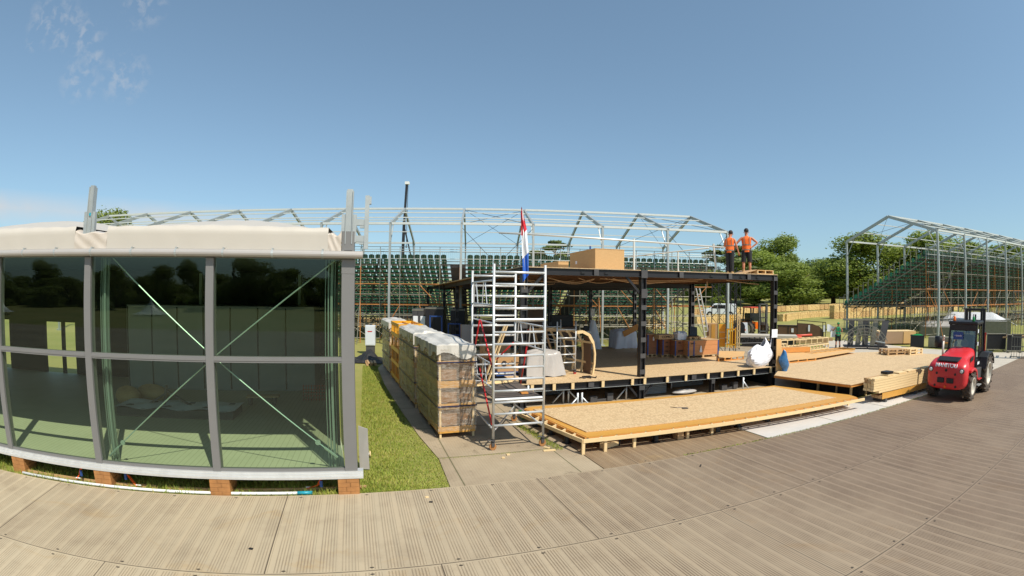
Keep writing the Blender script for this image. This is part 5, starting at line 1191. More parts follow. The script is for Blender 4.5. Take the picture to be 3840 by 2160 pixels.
# dark cabinets and blue trolleys behind the racks
for i,(px0,px1,R,h,mm,lab) in enumerate(((1546,1590,31,2.6,M['dkgrey'],'grey double door cabinet with white notices behind the rack row'),(1596,1665,30,2.75,M['black'],'black container with a blue trolley in front, behind the rack row'),(1690,1745,29,2.7,M['black'],'dark container right of the blue trolley, behind the rack row'))):
    a,c=far(px0,1250,R),far(px1,1250,R); a.z=c.z=0; w_=(c-a).length; t=thing('site_cabinet',lab,'container',a,0); b=MB(); b.box(0,w_,0,1.5,.05,h); b.build('body',mm,t,bevel=.02)
    b=MB(); b.box(w_/2-.01,w_/2+.01,-.012,-.002,.1,h-.1); b.build('door_gap',M['blackpl'],t); b=MB(); b.box(0,w_,-.015,-.002,h-.12,h-.02); b.build('top_trim',M['galv'],t)
    if i==0:
        for x in (.08,.55): b=MB(); b.box(x,x+.3,-.02,-.013,h-1.3,h-.45); b.build('notice',M['paper'],t)
for i,(px,R,lab) in enumerate(((1636,28.5,'blue framed trolley standing before the black container'),(1705,28,'blue folded machine basket leaning right of the blue trolley'))):
    a=far(px,1250,R); a.z=0; t=thing('blue_trolley',lab,'trolley',a,0)
    for x in (-.35,.35): b=MB(); b.bar((x,0,0),(x,0,2.3 if i==0 else 1.9),.07); b.build('upright',M['blue'],t)
    for z in (.25,1.2,2.25 if i==0 else 1.85): b=MB(); b.bar((-.35,0,z),(.35,0,z),.07); b.build('crossbar',M['blue'],t)
    b=MB(); b.box(-.25,.25,.02,.12,.7,1.1); b.build('white_pack',M['whiteg'],t)
    b=MB(); b.box(-.35,.35,.05,.8,.1,.2); b.build('base',M['blue'],t)
a=far(1760,1250,25); t=thing('grey_board','tall pale grey board standing left of the tall tower in the background','board',(a.x,a.y,0),0); b=MB(); b.box(-.4,.35,0,.06,.0,2.0); b.build('board',M['filmgrey'],t)
b=MB(); b.box(-.44,-.4,-.01,.07,0,2.02); b.build('edge_strip',M['pine2'],t)
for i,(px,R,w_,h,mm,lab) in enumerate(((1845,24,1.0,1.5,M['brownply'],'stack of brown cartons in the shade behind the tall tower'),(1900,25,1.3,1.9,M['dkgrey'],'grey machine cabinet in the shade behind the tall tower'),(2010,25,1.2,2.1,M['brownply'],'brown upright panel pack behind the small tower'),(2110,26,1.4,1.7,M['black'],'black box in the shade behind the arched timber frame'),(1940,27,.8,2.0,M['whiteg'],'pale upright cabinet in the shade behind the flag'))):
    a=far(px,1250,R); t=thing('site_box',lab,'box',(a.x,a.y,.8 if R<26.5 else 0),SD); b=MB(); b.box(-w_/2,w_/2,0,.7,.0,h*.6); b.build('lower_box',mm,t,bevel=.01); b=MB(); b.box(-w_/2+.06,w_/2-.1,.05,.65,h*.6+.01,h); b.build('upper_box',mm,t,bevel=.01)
# ------------------------------------------------------------------ people
def skinbody(name,par,V,E,m,root=0):
    bm_=bmesh.new(); L=bm_.verts.layers.skin.verify(); vs=[]
    for i,(co_,r) in enumerate(V):
        v=bm_.verts.new(co_); v[L].radius=(r,r) if isinstance(r,(int,float)) else r; v[L].use_root=(i==root); vs.append(v)
    for a,b_ in E: bm_.edges.new((vs[a],vs[b_]))
    me=bpy.data.meshes.new(name); bm_.to_mesh(me); bm_.free(); me.materials.append(m); o=bpy.data.objects.new(name,me); COL.objects.link(o); o.parent=par
    s=o.modifiers.new('skin','SKIN'); s.use_smooth_shade=True; q=o.modifiers.new('sub','SUBSURF'); q.levels=1; q.render_levels=2; return o
def person(label,loc,deg,el,hand,knee,ankle,vest,legs='shorts',hair=M['hair'],lean=0.0,h=1.0,head_t=(0,0),hat=None,arms=M['skin'],boots=M['boots'],group=None):
    t=thing('person',label,'person',loc,deg); t.scale=(h,h,h)
    ly=lambda z: lean*max(0,z-.95)
    V=[((0,0,.97),(.14,.10)),((0,ly(1.12),1.12),(.125,.095)),((0,ly(1.32),1.32),(.155,.11)),((0,ly(1.46),1.46),.07),((0,ly(1.52)+.01,1.53),.055),((head_t[0]*.5,ly(1.6)+.02+head_t[1]*.5,1.60),.072),((head_t[0],ly(1.69)+.015+head_t[1],1.70),.082),((head_t[0]*.8,ly(1.6)+.115+head_t[1],1.615),.014)]
    E=[(0,1),(1,2),(2,3),(3,4),(4,5),(5,6),(5,7)]
    for s in (0,1):
        sx_=(-1,1)[s]; sh=Vector((sx_*.185,ly(1.42),1.425)); e=Vector(el[s]); w_=Vector(hand[s]); d=(w_-e).normalized()
        k=len(V); V+=[(sh,.062),(e,.043),(w_,.028),(w_+d*.07,(.04,.022))]; E+=[(2,k),(k,k+1),(k+1,k+2),(k+2,k+3)]
        side=d.cross(Vector((0,1,.3))).normalized(); 
        for f,(off_,ln) in enumerate(((-.03,.07),(-.01,.085),(.01,.08),(.028,.065),(.045,.03))):
            b0=w_+d*.07; j=len(V); p1=b0+side*off_+d*(.02 if f<4 else -.02); V+=[(p1,.0095),(p1+d*ln*.6+Vector((0,.01,0)),.009),(p1+d*ln*.9+Vector((0,.03,0)),.007)]; E+=[(k+3,j),(j,j+1),(j+1,j+2)]
        hp=Vector((sx_*.095,0,.90)); kn=Vector(knee[s]); an=Vector(ankle[s]); k=len(V)
        V+=[(hp,.092),(kn,.058),((kn+an)/2+Vector((0,-.02,.02)),.056),(an,.04),(an+Vector((0,.12,-.05)),(.04,.03))]; E+=[(0,k),(k,k+1),(k+1,k+2),(k+2,k+3),(k+3,k+4)]
    skinbody('body',t,V,E,arms)
    # vest
    b=MB(); prof=[(.86,.178,.135),(.95,.18,.135),(1.1,.172,.128),(1.25,.185,.135),(1.36,.195,.135),(1.43,.175,.115),(1.485,.085,.08)]
    def vf(i,j):
        z=.86+.625*j; a=i*2*PI
        for (z0,a0,b0),(z1,a1,b1) in zip(prof,prof[1:]):
            if z<=z1+1e-6: q=(z-z0)/(z1-z0); rx,ry=a0+(a1-a0)*q,b0+(b1-b0)*q; break
        k=1+.03*math.sin(a*5+z*9)+.02*math.sin(a*9-z*14); return (rx*math.cos(a)*k,ry*math.sin(a)*k+ly(z),z)
    b.grid(vf,33,18); v=b.build('vest',vest,t,smooth=True)
    for z0,z1 in ((.93,.975),(1.12,1.165)):
        b=MB(); b.grid(lambda i,j:(lambda p:(p[0]*1.03,(p[1]-ly(p[2]))*1.03+ly(p[2]),p[2]))(vf(i,(z0+(z1-z0)*j-.86)/.625)),33,3); b.build('reflective_band',M['band'],v,smooth=True)
    for s in (-1,1):
        b=MB(); b.grid(lambda i,j:(s*(.09+.03*i),-.142+.03*max(0,j-.8)*5*.2+ly(1.1+.33*j)-.004,1.15+.3*j),3,8); b.build('shoulder_band',M['band'],v)
    # legwear
    b=MB()
    for s in (0,1):
        sx_=(-1,1)[s]; kn=Vector(knee[s]); an=Vector(ankle[s]); hp=Vector((sx_*.09,0,.93)); bot=kn+Vector((0,0,-.02)) if legs=='shorts' else an
        def lf(i,j):
            a=i*2*PI
            if legs=='shorts': c=hp.lerp(bot,j); r=.115-.02*j
            else: c=hp.lerp(kn,j*2) if j<.5 else kn.lerp(an,j*2-1); r=.115-.05*j
            k=1+.05*math.sin(a*4+j*9); return (c.x+r*k*math.cos(a),c.y+r*k*math.sin(a),c.z)
        b.grid(lf,17,10)
    b.grid(lambda i,j:((.165-.0*j)*math.cos(i*2*PI),.13*math.sin(i*2*PI),.84+.16*j),21,4)
    b.build('shorts' if legs=='shorts' else 'trousers',M['shorts'],t,smooth=True)
    for s in (0,1):
        an=Vector(ankle[s]); b=MB(); b.grid(lambda i,j:(an.x+(.052+.006*math.sin(j*3))*math.cos(i*2*PI)*(1 if j>.0 else .8),an.y+(.06 if j>.55 else .135)*math.sin(i*2*PI)*(1 if j>.0 else .8)+(0.0 if j>.55 else .06),max(0,an.z-.09)+.20*j),15,8); b.build('boot',boots,t,smooth=True)
        if legs=='shorts': b=MB(); b.grid(lambda i,j:(an.x+.048*math.cos(i*2*PI),an.y+.05*math.sin(i*2*PI),an.z+.10+.08*j),13,3); b.build('sock',M['shorts'],t,smooth=True)
    hx,hy=head_t
    b=MB(); b.grid(lambda i,j:(hx+.094*math.cos(i*2*PI)*math.sin(j*PI*.62+.02),hy+ly(1.69)-.002+.106*math.sin(i*2*PI)*math.sin(j*PI*.62+.02)-.012,1.70+.105*math.cos(j*PI*.62)),19,9); b.build('cap' if hat else 'hair',hat or hair,t,smooth=True)
    if hat: b=MB(); b.box(hx-.07,hx+.07,hy+ly(1.69)+.07,hy+ly(1.69)+.17,1.70,1.715); b.build('cap_peak',hat,t)
    for s in (-1,1): b=MB(); b.lathe([(-.012,.02),(.012,.024)],(hx+s*.09,hy+ly(1.63)+.01,1.635),'x',8); b.build('ear',M['skin'],t)
    b=MB(); 
    for s in (-1,1): 
        b=MB(); b.lathe([(0,.012),(.006,.006)],(hx+s*.032,hy+ly(1.65)+.09,1.655),'y',8); b.build('eye',M['blackpl'],t)
    b=MB(); b.box(hx-.025,hx+.025,hy+ly(1.58)+.085,hy+ly(1.58)+.094,1.572,1.580); b.build('mouth',M['redtube'],t)
    return t
def roofpt(px,v): P=ondepth(px,v); return (P.x,P.y,rz(v)+.004)
person('man in orange vest and black shorts on the roof, one hand on hip',roofpt(2795,.45),-22,((-.38,-.02,1.22),(.42,-.06,1.22)),((-.50,.12,.98),(.20,-.08,1.05)),((-.12,.02,.5),(.12,.02,.5)),((-.13,0,.09),(.13,0,.09)),M['hiviz'],'shorts',h=1.02)
person('man in orange vest and long black trousers on the roof, left of the other worker',roofpt(2732,.55),-40,((-.25,.10,1.15),(.28,.02,1.14)),((-.12,.30,1.12),(.33,.10,.90)),((-.08,.02,.5),(.08,.0,.5)),((-.08,0,.09),(.09,0,.09)),M['hiviz'],'trousers',h=.96,lean=.12,head_t=(.02,.04))
gm=at(3141,1305,0)
person('man in green vest and cap holding up a large sheet of paper',(gm.x,gm.y,0),-35,((-.34,.12,1.2),(.30,.0,1.15)),((-.42,.36,1.25),(.14,.28,1.1)),((-.12,.02,.5),(.12,.02,.5)),((-.13,0,.09),(.14,0,.09)),M['hivizg'],'shorts',h=1.0,hat=M['green'],boots=M['shorts'])
t=thing('drawing_sheet','large white paper sheet held up by the man in the green vest','paper',(gm.x,gm.y,0),-35); b=MB(); b.grid(lambda i,j:(-.78+.62*i,.42+.05*math.sin(i*4),1.12+.5*j-.18*i+.03*math.sin(i*6)),8,5); b.build('sheet',M['paper'],t); b=MB(); b.grid(lambda i,j:(-.52+.4*i,.40+.04*math.sin(i*5),.72+.42*j),6,4); b.build('lower_sheet',M['paper'],t)
# crouching worker: one skinned body, bent forward
P=ondepth(2583,5.0); t=thing('person','crouching worker in orange vest bending over behind the printed crates','person',(P.x,P.y,.8),SD+70)
V=[((0,0,.55),(.14,.11)),((0,.16,.72),.13),((0,.34,.86),.15),((0,.46,.93),.07),((0,.53,.96),.06),((0,.60,.98),.08),((0,.66,.95),.08)]; E=[(0,1),(1,2),(2,3),(3,4),(4,5),(5,6)]
for s in (-1,1):
    k=len(V); V+=[((s*.18,.38,.86),.06),((s*.24,.46,.6),.042),((s*.2,.6,.42),.03),((s*.2,.66,.36),.03)]; E+=[(2,k),(k,k+1),(k+1,k+2),(k+2,k+3)]
    for f in range(5): j=len(V); V+=[((s*.2+(f-2)*.014,.69,.33),.009),((s*.2+(f-2)*.02,.71,.28),.008)]; E+=[(k+3,j),(j,j+1)]
    k=len(V); V+=[((s*.1,.0,.5),.095),((s*.16,.38,.42),.062),((s*.15,.12,.08),.042),((s*.15,.26,.03),.035)]; E+=[(0,k),(k,k+1),(k+1,k+2),(k+2,k+3)]
skinbody('body',t,V,E,M['skin'])
b=MB(); b.grid(lambda i,j:(.185*math.cos(i*2*PI)*(1-.5*max(0,j-.8)*4*.6),-.05+.5*j+.02+.10*math.sin(i*2*PI)*.6,.55+.36*j+.15*math.sin(i*2*PI)),23,10); b.build('vest',M['hiviz'],t,smooth=True)
b=MB(); b.grid(lambda i,j:(.2*math.cos(i*2*PI),.06+.16*math.sin(i*2*PI),.40+.18*j),19,4); b.build('trousers',M['shorts'],t,smooth=True)
b=MB(); b.grid(lambda i,j:(.10*math.cos(i*2*PI)*math.sin(j*PI*.6),.62+.11*math.sin(i*2*PI)*math.sin(j*PI*.6),.97+.11*math.cos(j*PI*.6)),17,8); b.build('hard_hat',M['hiviz'],t,smooth=True)
# ------------------------------------------------------------------ red rough terrain forklift
fk=thing('forklift','red rough-terrain forklift with black cab and big lugged tyres parked on the track','forklift',(15.62,12.86,0),22)
def wheel(par,x,y,r,w_,lug,nm='wheel',sgn=-1,dusty=True):
    b=MB(); b.lathe([(-w_/2*.9,r*.58),(-w_/2,r*.66),(-w_/2*1.0,r*.86),(-w_/2*.8,r*.94),(w_/2*.8,r*.94),(w_/2,r*.86),(w_/2,r*.66),(w_/2*.9,r*.58)],(0,0,0),'y',32,cap=False)
    for k in range(lug):
        for s in (-1,1):
            a=2*PI*(k+(.25 if s>0 else -.25))/lug; a2=a+.62*2*PI/lug*1.3
            p=Vector((math.cos(a)*r*.97,s*w_*.03,math.sin(a)*r*.97)); q=Vector((math.cos(a2)*r*.95,s*w_*.5,math.sin(a2)*r*.95)); b.bar(p,q,w_*.16,r*.11,up=Vector((math.cos(a),0,math.sin(a))))
    o=b.build(nm,M['rubberd'] if dusty else M['rubber'],par); o.location=(x,y,r)
    b=MB(); yo=sgn*w_/2; b.lathe([(yo*.2,r*.60),(yo*.98,r*.62),(yo*1.0,r*.55),(yo*.55,r*.5),(yo*.45,r*.28),(yo*.7,r*.22),(yo*.72,0.01)],(0,0,0),'y',28); b.build('rim',M['rim'],o,smooth=False)
    return o
fw1=wheel(fk,0,-.74,.50,.32,13); fw2=wheel(fk,0,.78,.50,.32,13,sgn=1); rw1=wheel(fk,2.25,-.76,.71,.42,16); rw2=wheel(fk,2.25,.80,.71,.42,16,sgn=1)
def loft(b,secs,n=28,ex=3.0):   # secs: (x, halfwidth, zb, zt)
    vs=[];fs=[]
    for (x,w_,zb,zt,*e) in secs:
        e_=e[0] if e else ex
        for i in range(n):
            a=2*PI*i/n; c,s=math.cos(a),math.sin(a); vs.append((x,w_*math.copysign(abs(c)**(2/e_),c),(zb+zt)/2+(zt-zb)/2*math.copysign(abs(s)**(2/e_),s)))
    for k in range(len(secs)-1):
        fs+=[(k*n+i,k*n+(i+1)%n,(k+1)*n+(i+1)%n,(k+1)*n+i) for i in range(n)]
    fs+=[tuple(range(n)),tuple(range(len(secs)*n-1,(len(secs)-1)*n-1,-1))]; return b.add(vs,fs)
b=MB(); loft(b,[(-.93,.50,.52,1.18,4),(-.90,.66,.47,1.28,4),(-.84,.76,.44,1.33,4.5),(-.60,.80,.42,1.42,4.5),(-.42,.78,.45,1.49,4.5),(-.30,.60,.60,1.55,4.5),(.5,.58,.62,1.66,5),(.95,.60,.62,1.76,5),(1.0,.60,.62,1.76,5)]); cw=b.build('counterweight_body',M['red'],fk,smooth=True)
b=MB()
for s in (-1,1): # front wheel arches
    b.grid(lambda i,j:(.0+.62*math.cos(PI*(.02+.9*i)),s*(.50+.40*j),.56+.55*math.sin(PI*(.02+.9*i))),14,3)
b=MB(); b.prism([(-.42,-.62,1.10),(.12,-.62,1.14),(.45,-.62,1.04),(.70,-.62,.70),(.62,-.62,.66),(.40,-.62,.95),(.05,-.62,1.06),(-.42,-.62,1.0)],(0,-.26,0)); b.build('wheel_arch',M['red'],fk,bevel=.02)
b=MB(); b.prism([(-.42,.62,1.10),(.12,.62,1.14),(.45,.62,1.04),(.70,.62,.70),(.62,.62,.66),(.40,.62,.95),(.05,.62,1.06),(-.42,.62,1.0)],(0,.26,0)); b.build('wheel_arch',M['red'],fk,bevel=.02)
b=MB(); b.prism([(-.80,-.40,1.385),(-.48,-.46,1.50),(-.48,.46,1.50),(-.80,.40,1.385)],(0,0,.035)); b.build('top_grille',M['blackpl'],fk,bevel=.01)
for y in (-.19,.19): b=MB(); b.box(-.985,-.86,y-.14,y+.14,.66,.84); b.build('lower_recess',M['blackpl'],fk,bevel=.03)
b=MB(); b.box(-.955,-.86,-.03,.03,.70,.86); b.build('recess_bar',M['red'],fk,bevel=.01)
for y in (-.62,.62):
    b=MB(); b.lathe([(-.05,.085),(.03,.1)],(-.88,y,1.10),'x',18); h_=b.build('headlight',M['blackpl'],fk); b=MB(); b.lathe([(-.065,.058),(-.04,.07)],(-.88,y,1.10),'x',18); b.build('lens',M['white'],h_,smooth=True)
for y,z in ((-.37,.98),(.37,.98),(-.42,.56),(.42,.56)): b=MB(); b.lathe([(-.012,.045),(.03,.045)],(-.925,y,z),'x',14); b.build('bolt_hole',M['blackpl'],fk)
b=MB(); b.lathe([(-.012,.05),(.02,.05)],(-.935,0,1.10),'x',16); b.build('badge',M['blackpl'],fk)
b=MB(); b.box(-.955,-.92,-.035,.035,.50,.57); b.build('orange_lamp',M['orangecab'],fk)
text('MANITOU','lettering',M['whiteprint'],fk,.185,(-.935,.0,1.26),(rad(74),0,-PI/2),.03,1.02)
b=MB(); b.path([(.35,.62,1.3),(.35,.62,2.0),(.30,.60,2.12),(.2,.55,2.17)],.045,10); b.build('exhaust_pipe',M['pine2'] if 0 else M['rim'],fk,smooth=True)
b=MB(); b.lathe([(-.2,.14),(-.17,.17),(.17,.17),(.2,.14)],(.45,.85,1.95),'z',16); b.build('air_filter',M['blackpl'],fk,smooth=True)
b=MB(); b.prism([(.28,-.605,1.30),(.70,-.61,1.34),(.70,-.61,1.5),(.3,-.605,1.45)],(0,-.008,0)); b.build('side_vent',M['blackpl'],fk)
# chassis, steps
b=MB(); b.box(.5,2.6,-.42,.42,.42,.75); b.build('chassis',M['dkgrey'],fk,bevel=.02)
b=MB(); b.box(.62,1.45,-.80,-.50,.62,1.02); b.build('side_tank',M['dkgrey'],fk,bevel=.02)
for z in (.40,.62): b=MB(); b.box(.75,1.25,-.90,-.66,z,z+.035); b.build('step',M['alud'] if z<.5 else M['redtube'],fk)
# cab
CB=[(.90,.62,1.25),(2.02,.62,1.25)]
b=MB(); b.box(.92,2.0,-.62,.62,1.02,1.32); b.build('cab_base',M['blackpl'],fk,bevel=.02)
for x0,x1,y in ((.93,1.10,-.60),(.93,1.10,.60),(2.0,1.92,-.60),(2.0,1.92,.60)):
    b=MB(); b.bar((x0,y,1.3),(x1,y*.95,2.60),.07,.07); b.build('cab_pillar',M['blackpl'],fk)
b=MB(); b.bar((1.45,-.61,1.3),(1.5,-.59,2.6),.05,.05); b.build('cab_pillar',M['blackpl'],fk)
b=MB(); b.prism([(.98,-.64,2.56),(2.0,-.64,2.58),(2.0,.64,2.58),(.98,.64,2.56)],(0,0,.13)); b.build('cab_roof',M['blackpl'],fk,bevel=.04)
b=MB(); b.box(.97,1.0,-.58,.58,2.36,2.56); b.build('roof_visor',M['blackpl'],fk)
cg=bpy.data.materials.new('cab_glass'); N_=NT(cg); tr=N_.t.nodes.new('ShaderNodeBsdfTransparent'); tr.inputs[0].default_value=(.72,.82,.80,1); gl=N_.t.nodes.new('ShaderNodeBsdfGlossy'); gl.inputs['Roughness'].default_value=.02; mx=N_.t.nodes.new('ShaderNodeMixShader'); mx.inputs[0].default_value=.14; oo=N_.t.nodes.new('ShaderNodeOutputMaterial'); N_.L(tr.outputs[0],mx.inputs[1]); N_.L(gl.outputs[0],mx.inputs[2]); N_.L(mx.outputs[0],oo.inputs[0])
for pts in ([(.95,-.56,1.34),(1.08,-.55,2.36),(1.08,.55,2.36),(.95,.56,1.34)],[(.98,-.62,1.34),(1.45,-.62,1.34),(1.5,-.60,2.5),(1.12,-.59,2.5)],[(1.48,-.62,1.34),(1.97,-.62,1.34),(1.9,-.59,2.5),(1.53,-.60,2.5)],[(.98,.62,1.34),(1.97,.62,1.34),(1.9,.59,2.5),(1.12,.59,2.5)],[(2.0,-.56,1.34),(1.93,-.55,2.5),(1.93,.55,2.5),(2.0,.56,1.34)]):
    b=MB(); b.add(pts,[(0,1,2,3)]); b.build('cab_glass',cg,fk)
b=MB(); b.box(1.45,1.85,-.28,.28,1.32,1.62); b.box(1.8,1.92,-.26,.26,1.62,2.15); b.build('seat',M['blackpl'],fk,bevel=.03)
b=MB(); b.lathe([(-.01,.17),(.01,.17)],(1.5,.05,1.85),'x',16); b.build('steering_wheel',M['dkgrey'],fk)
b=MB(); b.box(1.0,1.02,-.02,.42,2.02,2.30); b.build('blue_sticker',M['blue'],fk); text('• brandt','print',M['whiteprint'],fk,.09,(.992,.2,2.16),(PI/2,0,-PI/2),.002)
b=MB(); b.box(.915,.93,-.36,.26,1.36,1.50); b.build('number_plate',M['yellowm'],fk); text('HG25 GZK','print',M['print'],fk,.12,(.908,-.05,1.43),(PI/2,0,-PI/2),.003)
for y,mm in ((.42,M['orangecab']),(-.42,M['green'])): b=MB(); b.lathe([(0,.06),(.05,.06),(.16,.05),(.19,.02)],(1.12,y,2.69),'z',14); b.build('beacon',mm,fk,smooth=True)
for z in (2.28,1.82): b=MB(); b.box(1.12,1.24,-.635,-.62,z,z+.13); b.build('white_sticker',M['paper'],fk)
b=MB(); b.prism([(.72,-.86,1.02),(1.18,-.62,1.32),(2.0,-.62,1.35),(2.62,-.62,1.32),(2.95,-.62,.95),(2.72,-.62,.98),(2.3,-.62,1.46),(1.5,-.62,1.0)],(0,-.36,0)) if 0 else b
b=MB(); b.prism([(1.42,-.60,.95),(1.55,-.60,1.38),(1.9,-.60,1.52),(2.5,-.60,1.52),(2.9,-.60,1.28),(3.02,-.60,1.0),(2.86,-.60,1.18),(2.5,-.60,1.44),(2.0,-.60,1.44),(1.66,-.60,1.25)],(0,-.40,0)); b.build('rear_mudguard',M['blackpl'],fk,bevel=.015)
b=MB(); b.prism([(1.42,.60,.95),(1.55,.60,1.38),(1.9,.60,1.52),(2.5,.60,1.52),(2.9,.60,1.28),(3.02,.60,1.0),(2.86,.60,1.18),(2.5,.60,1.44),(2.0,.60,1.44),(1.66,.60,1.25)],(0,.40,0)); b.build('rear_mudguard',M['blackpl'],fk,bevel=.015)
b=MB(); b.box(1.05,1.75,-.66,-.615,1.05,1.26); b.build('black_panel',M['blackpl'],fk); b=MB(); b.box(1.18,1.62,-.668,-.662,1.12,1.22); b.build('white_nameplate',M['paper'],fk)
# mast
for y in (-.42,.42): b=MB(); b.box(2.86,2.98,y-.06,y+.06,.25,3.1); b.build('mast_rail',M['black'],fk)
for y in (-.28,.28): b=MB(); b.box(2.9,3.02,y-.04,y+.04,.3,3.05); b.build('inner_rail',M['blackpl'],fk)
for z in (.5,1.7,3.04): b=MB(); b.box(2.88,3.0,-.48,.48,z,z+.10); b.build('mast_crossbar',M['black'],fk)
b=MB(); b.box(2.84,3.02,-.62,.62,3.10,3.13); b.build('top_plate',M['dkgrey'],fk)
b=MB(); b.tube((2.92,0,.5),(2.92,0,2.9),.04,8); b.build('lift_cylinder',M['dkgrey'],fk); b=MB(); b.path([(2.95,.1,2.9),(2.9,.12,2.6),(2.94,.08,2.2)],.02,6); b.build('hose',M['blackpl'],fk)
for y in (-.3,.3): b=MB(); b.prism([(3.05,y-.06,.06),(4.1,y-.06,.06),(4.1,y-.06,.09),(3.1,y-.06,.11),(3.1,y-.06,.75),(3.05,y-.06,.75)],(0,.12,0)); b.build('fork',M['black'],fk)
b=MB(); b.box(3.0,3.06,-.55,.55,.3,.75); b.build('carriage',M['black'],fk); b=MB(); b.box(2.8,2.85,-.56,-.50,1.45,2.2); b.build('red_light_bar',M['redtube'],fk)
# ------------------------------------------------------------------ second forklift, far
P=far(2838,1250,46); t=thing('forklift','dusty yellow and black rough-terrain forklift standing behind the black corner column','forklift',(P.x,P.y,.02),100)
for x,r,w_ in ((0,.62,.45),(2.0,.5,.35)):
    for y in (-.8,.8): wheel(t,x,y,r,w_,12,sgn=1 if y>0 else -1)
b=MB(); loft(b,[(1.2,.55,.5,1.4,4),(2.4,.6,.5,1.45,4),(2.9,.6,.5,1.2,4)]); b.build('body',M['ochre'],t,smooth=True)
b=MB(); b.box(.1,1.3,-.6,.6,.6,1.2); b.build('cab_base',M['orangecab'],t)
for x in (.1,1.3):
    for y in (-.58,.58): b=MB(); b.bar((x,y,1.2),(x+(.1 if x<1 else -.1),y*.95,2.5),.09); b.build('cab_pillar',M['blackpl'],t)
b=MB(); b.box(.1,1.3,-.62,.62,2.48,2.58); b.build('cab_roof',M['orangered'],t)
b=MB(); b.box(.25,1.15,-.5,.5,1.3,2.0); b.build('cab_interior',M['darkglass'],t)
for y in (-.4,.4): b=MB(); b.box(-.95,-.8,y-.09,y+.09,.2,2.9); b.build('mast_rail',M['dkgrey'],t)
for k in range(5): b=MB(); b.box(-1.0,-.96,-.32+.15*k,-.28+.15*k,1.0,2.3); b.build('load_guard_bar',M['dkgrey'],t)
for z in (.4,1.6,2.8): b=MB(); b.box(-.95,-.8,-.5,.5,z,z+.1); b.build('mast_crossbar',M['dkgrey'],t)
# ------------------------------------------------------------------ white van
R_v=74; P=far(2700,1180,R_v); zz=zg(P.x,P.y); ang=math.degrees(math.atan2(P.x,P.y)); t=thing('van','white van parked behind the straw bales, nose to the left, seen under the roof','van',(P.x,P.y,zz),180-ang*.85)
prof_=[(-2.35,.35),(-2.42,1.0),(-2.40,1.5),(-2.25,1.88),(.55,1.92),(.95,1.80),(1.55,1.22),(2.15,1.06),(2.42,.85),(2.45,.35)]
b=MB(); b.prism([(x,-.92,z) for x,z in prof_],(0,1.84,0)); b.build('body',M['whitevan'],t,bevel=.07)
b=MB(); b.prism([(1.02,-.78,1.74),(1.52,-.82,1.25),(1.52,.82,1.25),(1.02,.78,1.74)],(.05,0,.04)); b.build('windscreen',M['darkglass'],t)
for s in (-1,1):
    for pts in ([(.42,1.70),(.90,1.68),(1.32,1.22),(.42,1.2)],[(-.75,1.7),(.34,1.7),(.34,1.2),(-.75,1.2)]):
        b=MB(); b.prism([(x,s*.925,z) for x,z in pts],(0,s*.012,0)); b.build('side_window',M['darkglass'],t)
    b=MB(); b.box(.38,.40,s*.925-.004,s*.925+.004,.5,1.75); b.build('door_gap',M['dkgrey'],t)
    for x in (-1.5,1.5): 
        b=MB(); b.lathe([(-.11,.2),(-.11,.34),(.11,.34),(.11,.2)],(x,s*.83,.34),'y',20); w_=b.build('wheel',M['rubber'],t); b=MB(); b.lathe([(s*.115,.2),(s*.10,.02)],(x,s*.83,.34),'y',14); b.build('rim',M['rim'],w_)
        b=MB(); b.lathe([(s*.925,.40),(s*.93,.40)],(x,0,.38),'y',20); b.build('wheel_arch',M['blackpl'],t)
b=MB(); b.box(2.40,2.47,-.7,.7,.45,.75); b.build('front_grille',M['blackpl'],t)
for y in (-.75,.75): b=MB(); b.box(2.30,2.44,y-.13,y+.13,.85,1.0); b.build('headlight',M['darkglass'],t)
# ------------------------------------------------------------------ yard clutter on the right
def ath(px,py,R): p=far(px,py,R); return p
def yard(nm,lab,cat,px,R,deg=0,z=0): P=far(px,1250,R); return thing(nm,lab,cat,(P.x,P.y,z if z else zg(P.x,P.y)-.02),deg)
def azdeg(px): d=ray(px,1250); return -math.degrees(math.atan2(d.x,d.y))
t=yard('storage_case','low dark brown case at the left of the two dark cases on the field','case',2916,46,azdeg(2950))
b=MB(); b.box(0,1.8,0,1,.05,.95); b.build('body',M['brownply'],t,bevel=.01); b=MB(); b.box(-.02,1.82,-.03,0,.9,.98); b.build('rim',M['blackpl'],t); b=MB(); b.box(1.25,1.45,-.04,-.03,.35,.7); b.build('label',M['paper'],t)
for x in (.0,.95): b=MB(); b.box(x,x+.05,-.03,0,.05,.9); b.build('edge',M['blackpl'],t)
t=yard('display_frame','tall dark frame with a curved brown panel, right of the low dark case','frame',2990,45,azdeg(3040))
b=MB(); b.prism([(0,0,.1),(2.3,0,.1),(2.3,0,.6),(1.9,0,1.0),(1.3,0,1.2),(0,0,1.25)],(0,.05,0)); b.build('panel',M['brownply'],t)
for p,q in (((0,-.02,0),(0,-.02,1.5)),((2.45,-.02,0),(2.45,-.02,1.35)),((0,-.02,1.5),(2.45,-.02,1.35)),((0,-.02,.08),(2.45,-.02,.08)),((2.2,-.02,.05),(2.2,-.02,1.35))): b=MB(); b.bar(p,q,.06); b.build('frame_bar',M['blackpl'],t)
for x in (.95,2.25): b=MB(); b.box(x,x+.15,-.05,-.04,.55,1.1); b.build('label',M['paper'],t)
t=yard('pipe_bundle','two orange-red pipes lying across timbers in front of the dark cases','pipes',2900,41,azdeg(2960)-4)
for k,(a_,c_) in enumerate((((0,0,.35),(3.1,0,.62)),((.2,-.25,.30),(2.3,-.25,.42)))): b=MB(); b.tube(a_,c_,.09,10); b.build('pipe',M['orangered'],t,smooth=True)
t=yard('beam_pile','pile of long grey-brown beams under the orange-red pipes','beams',2895,39,azdeg(2980))
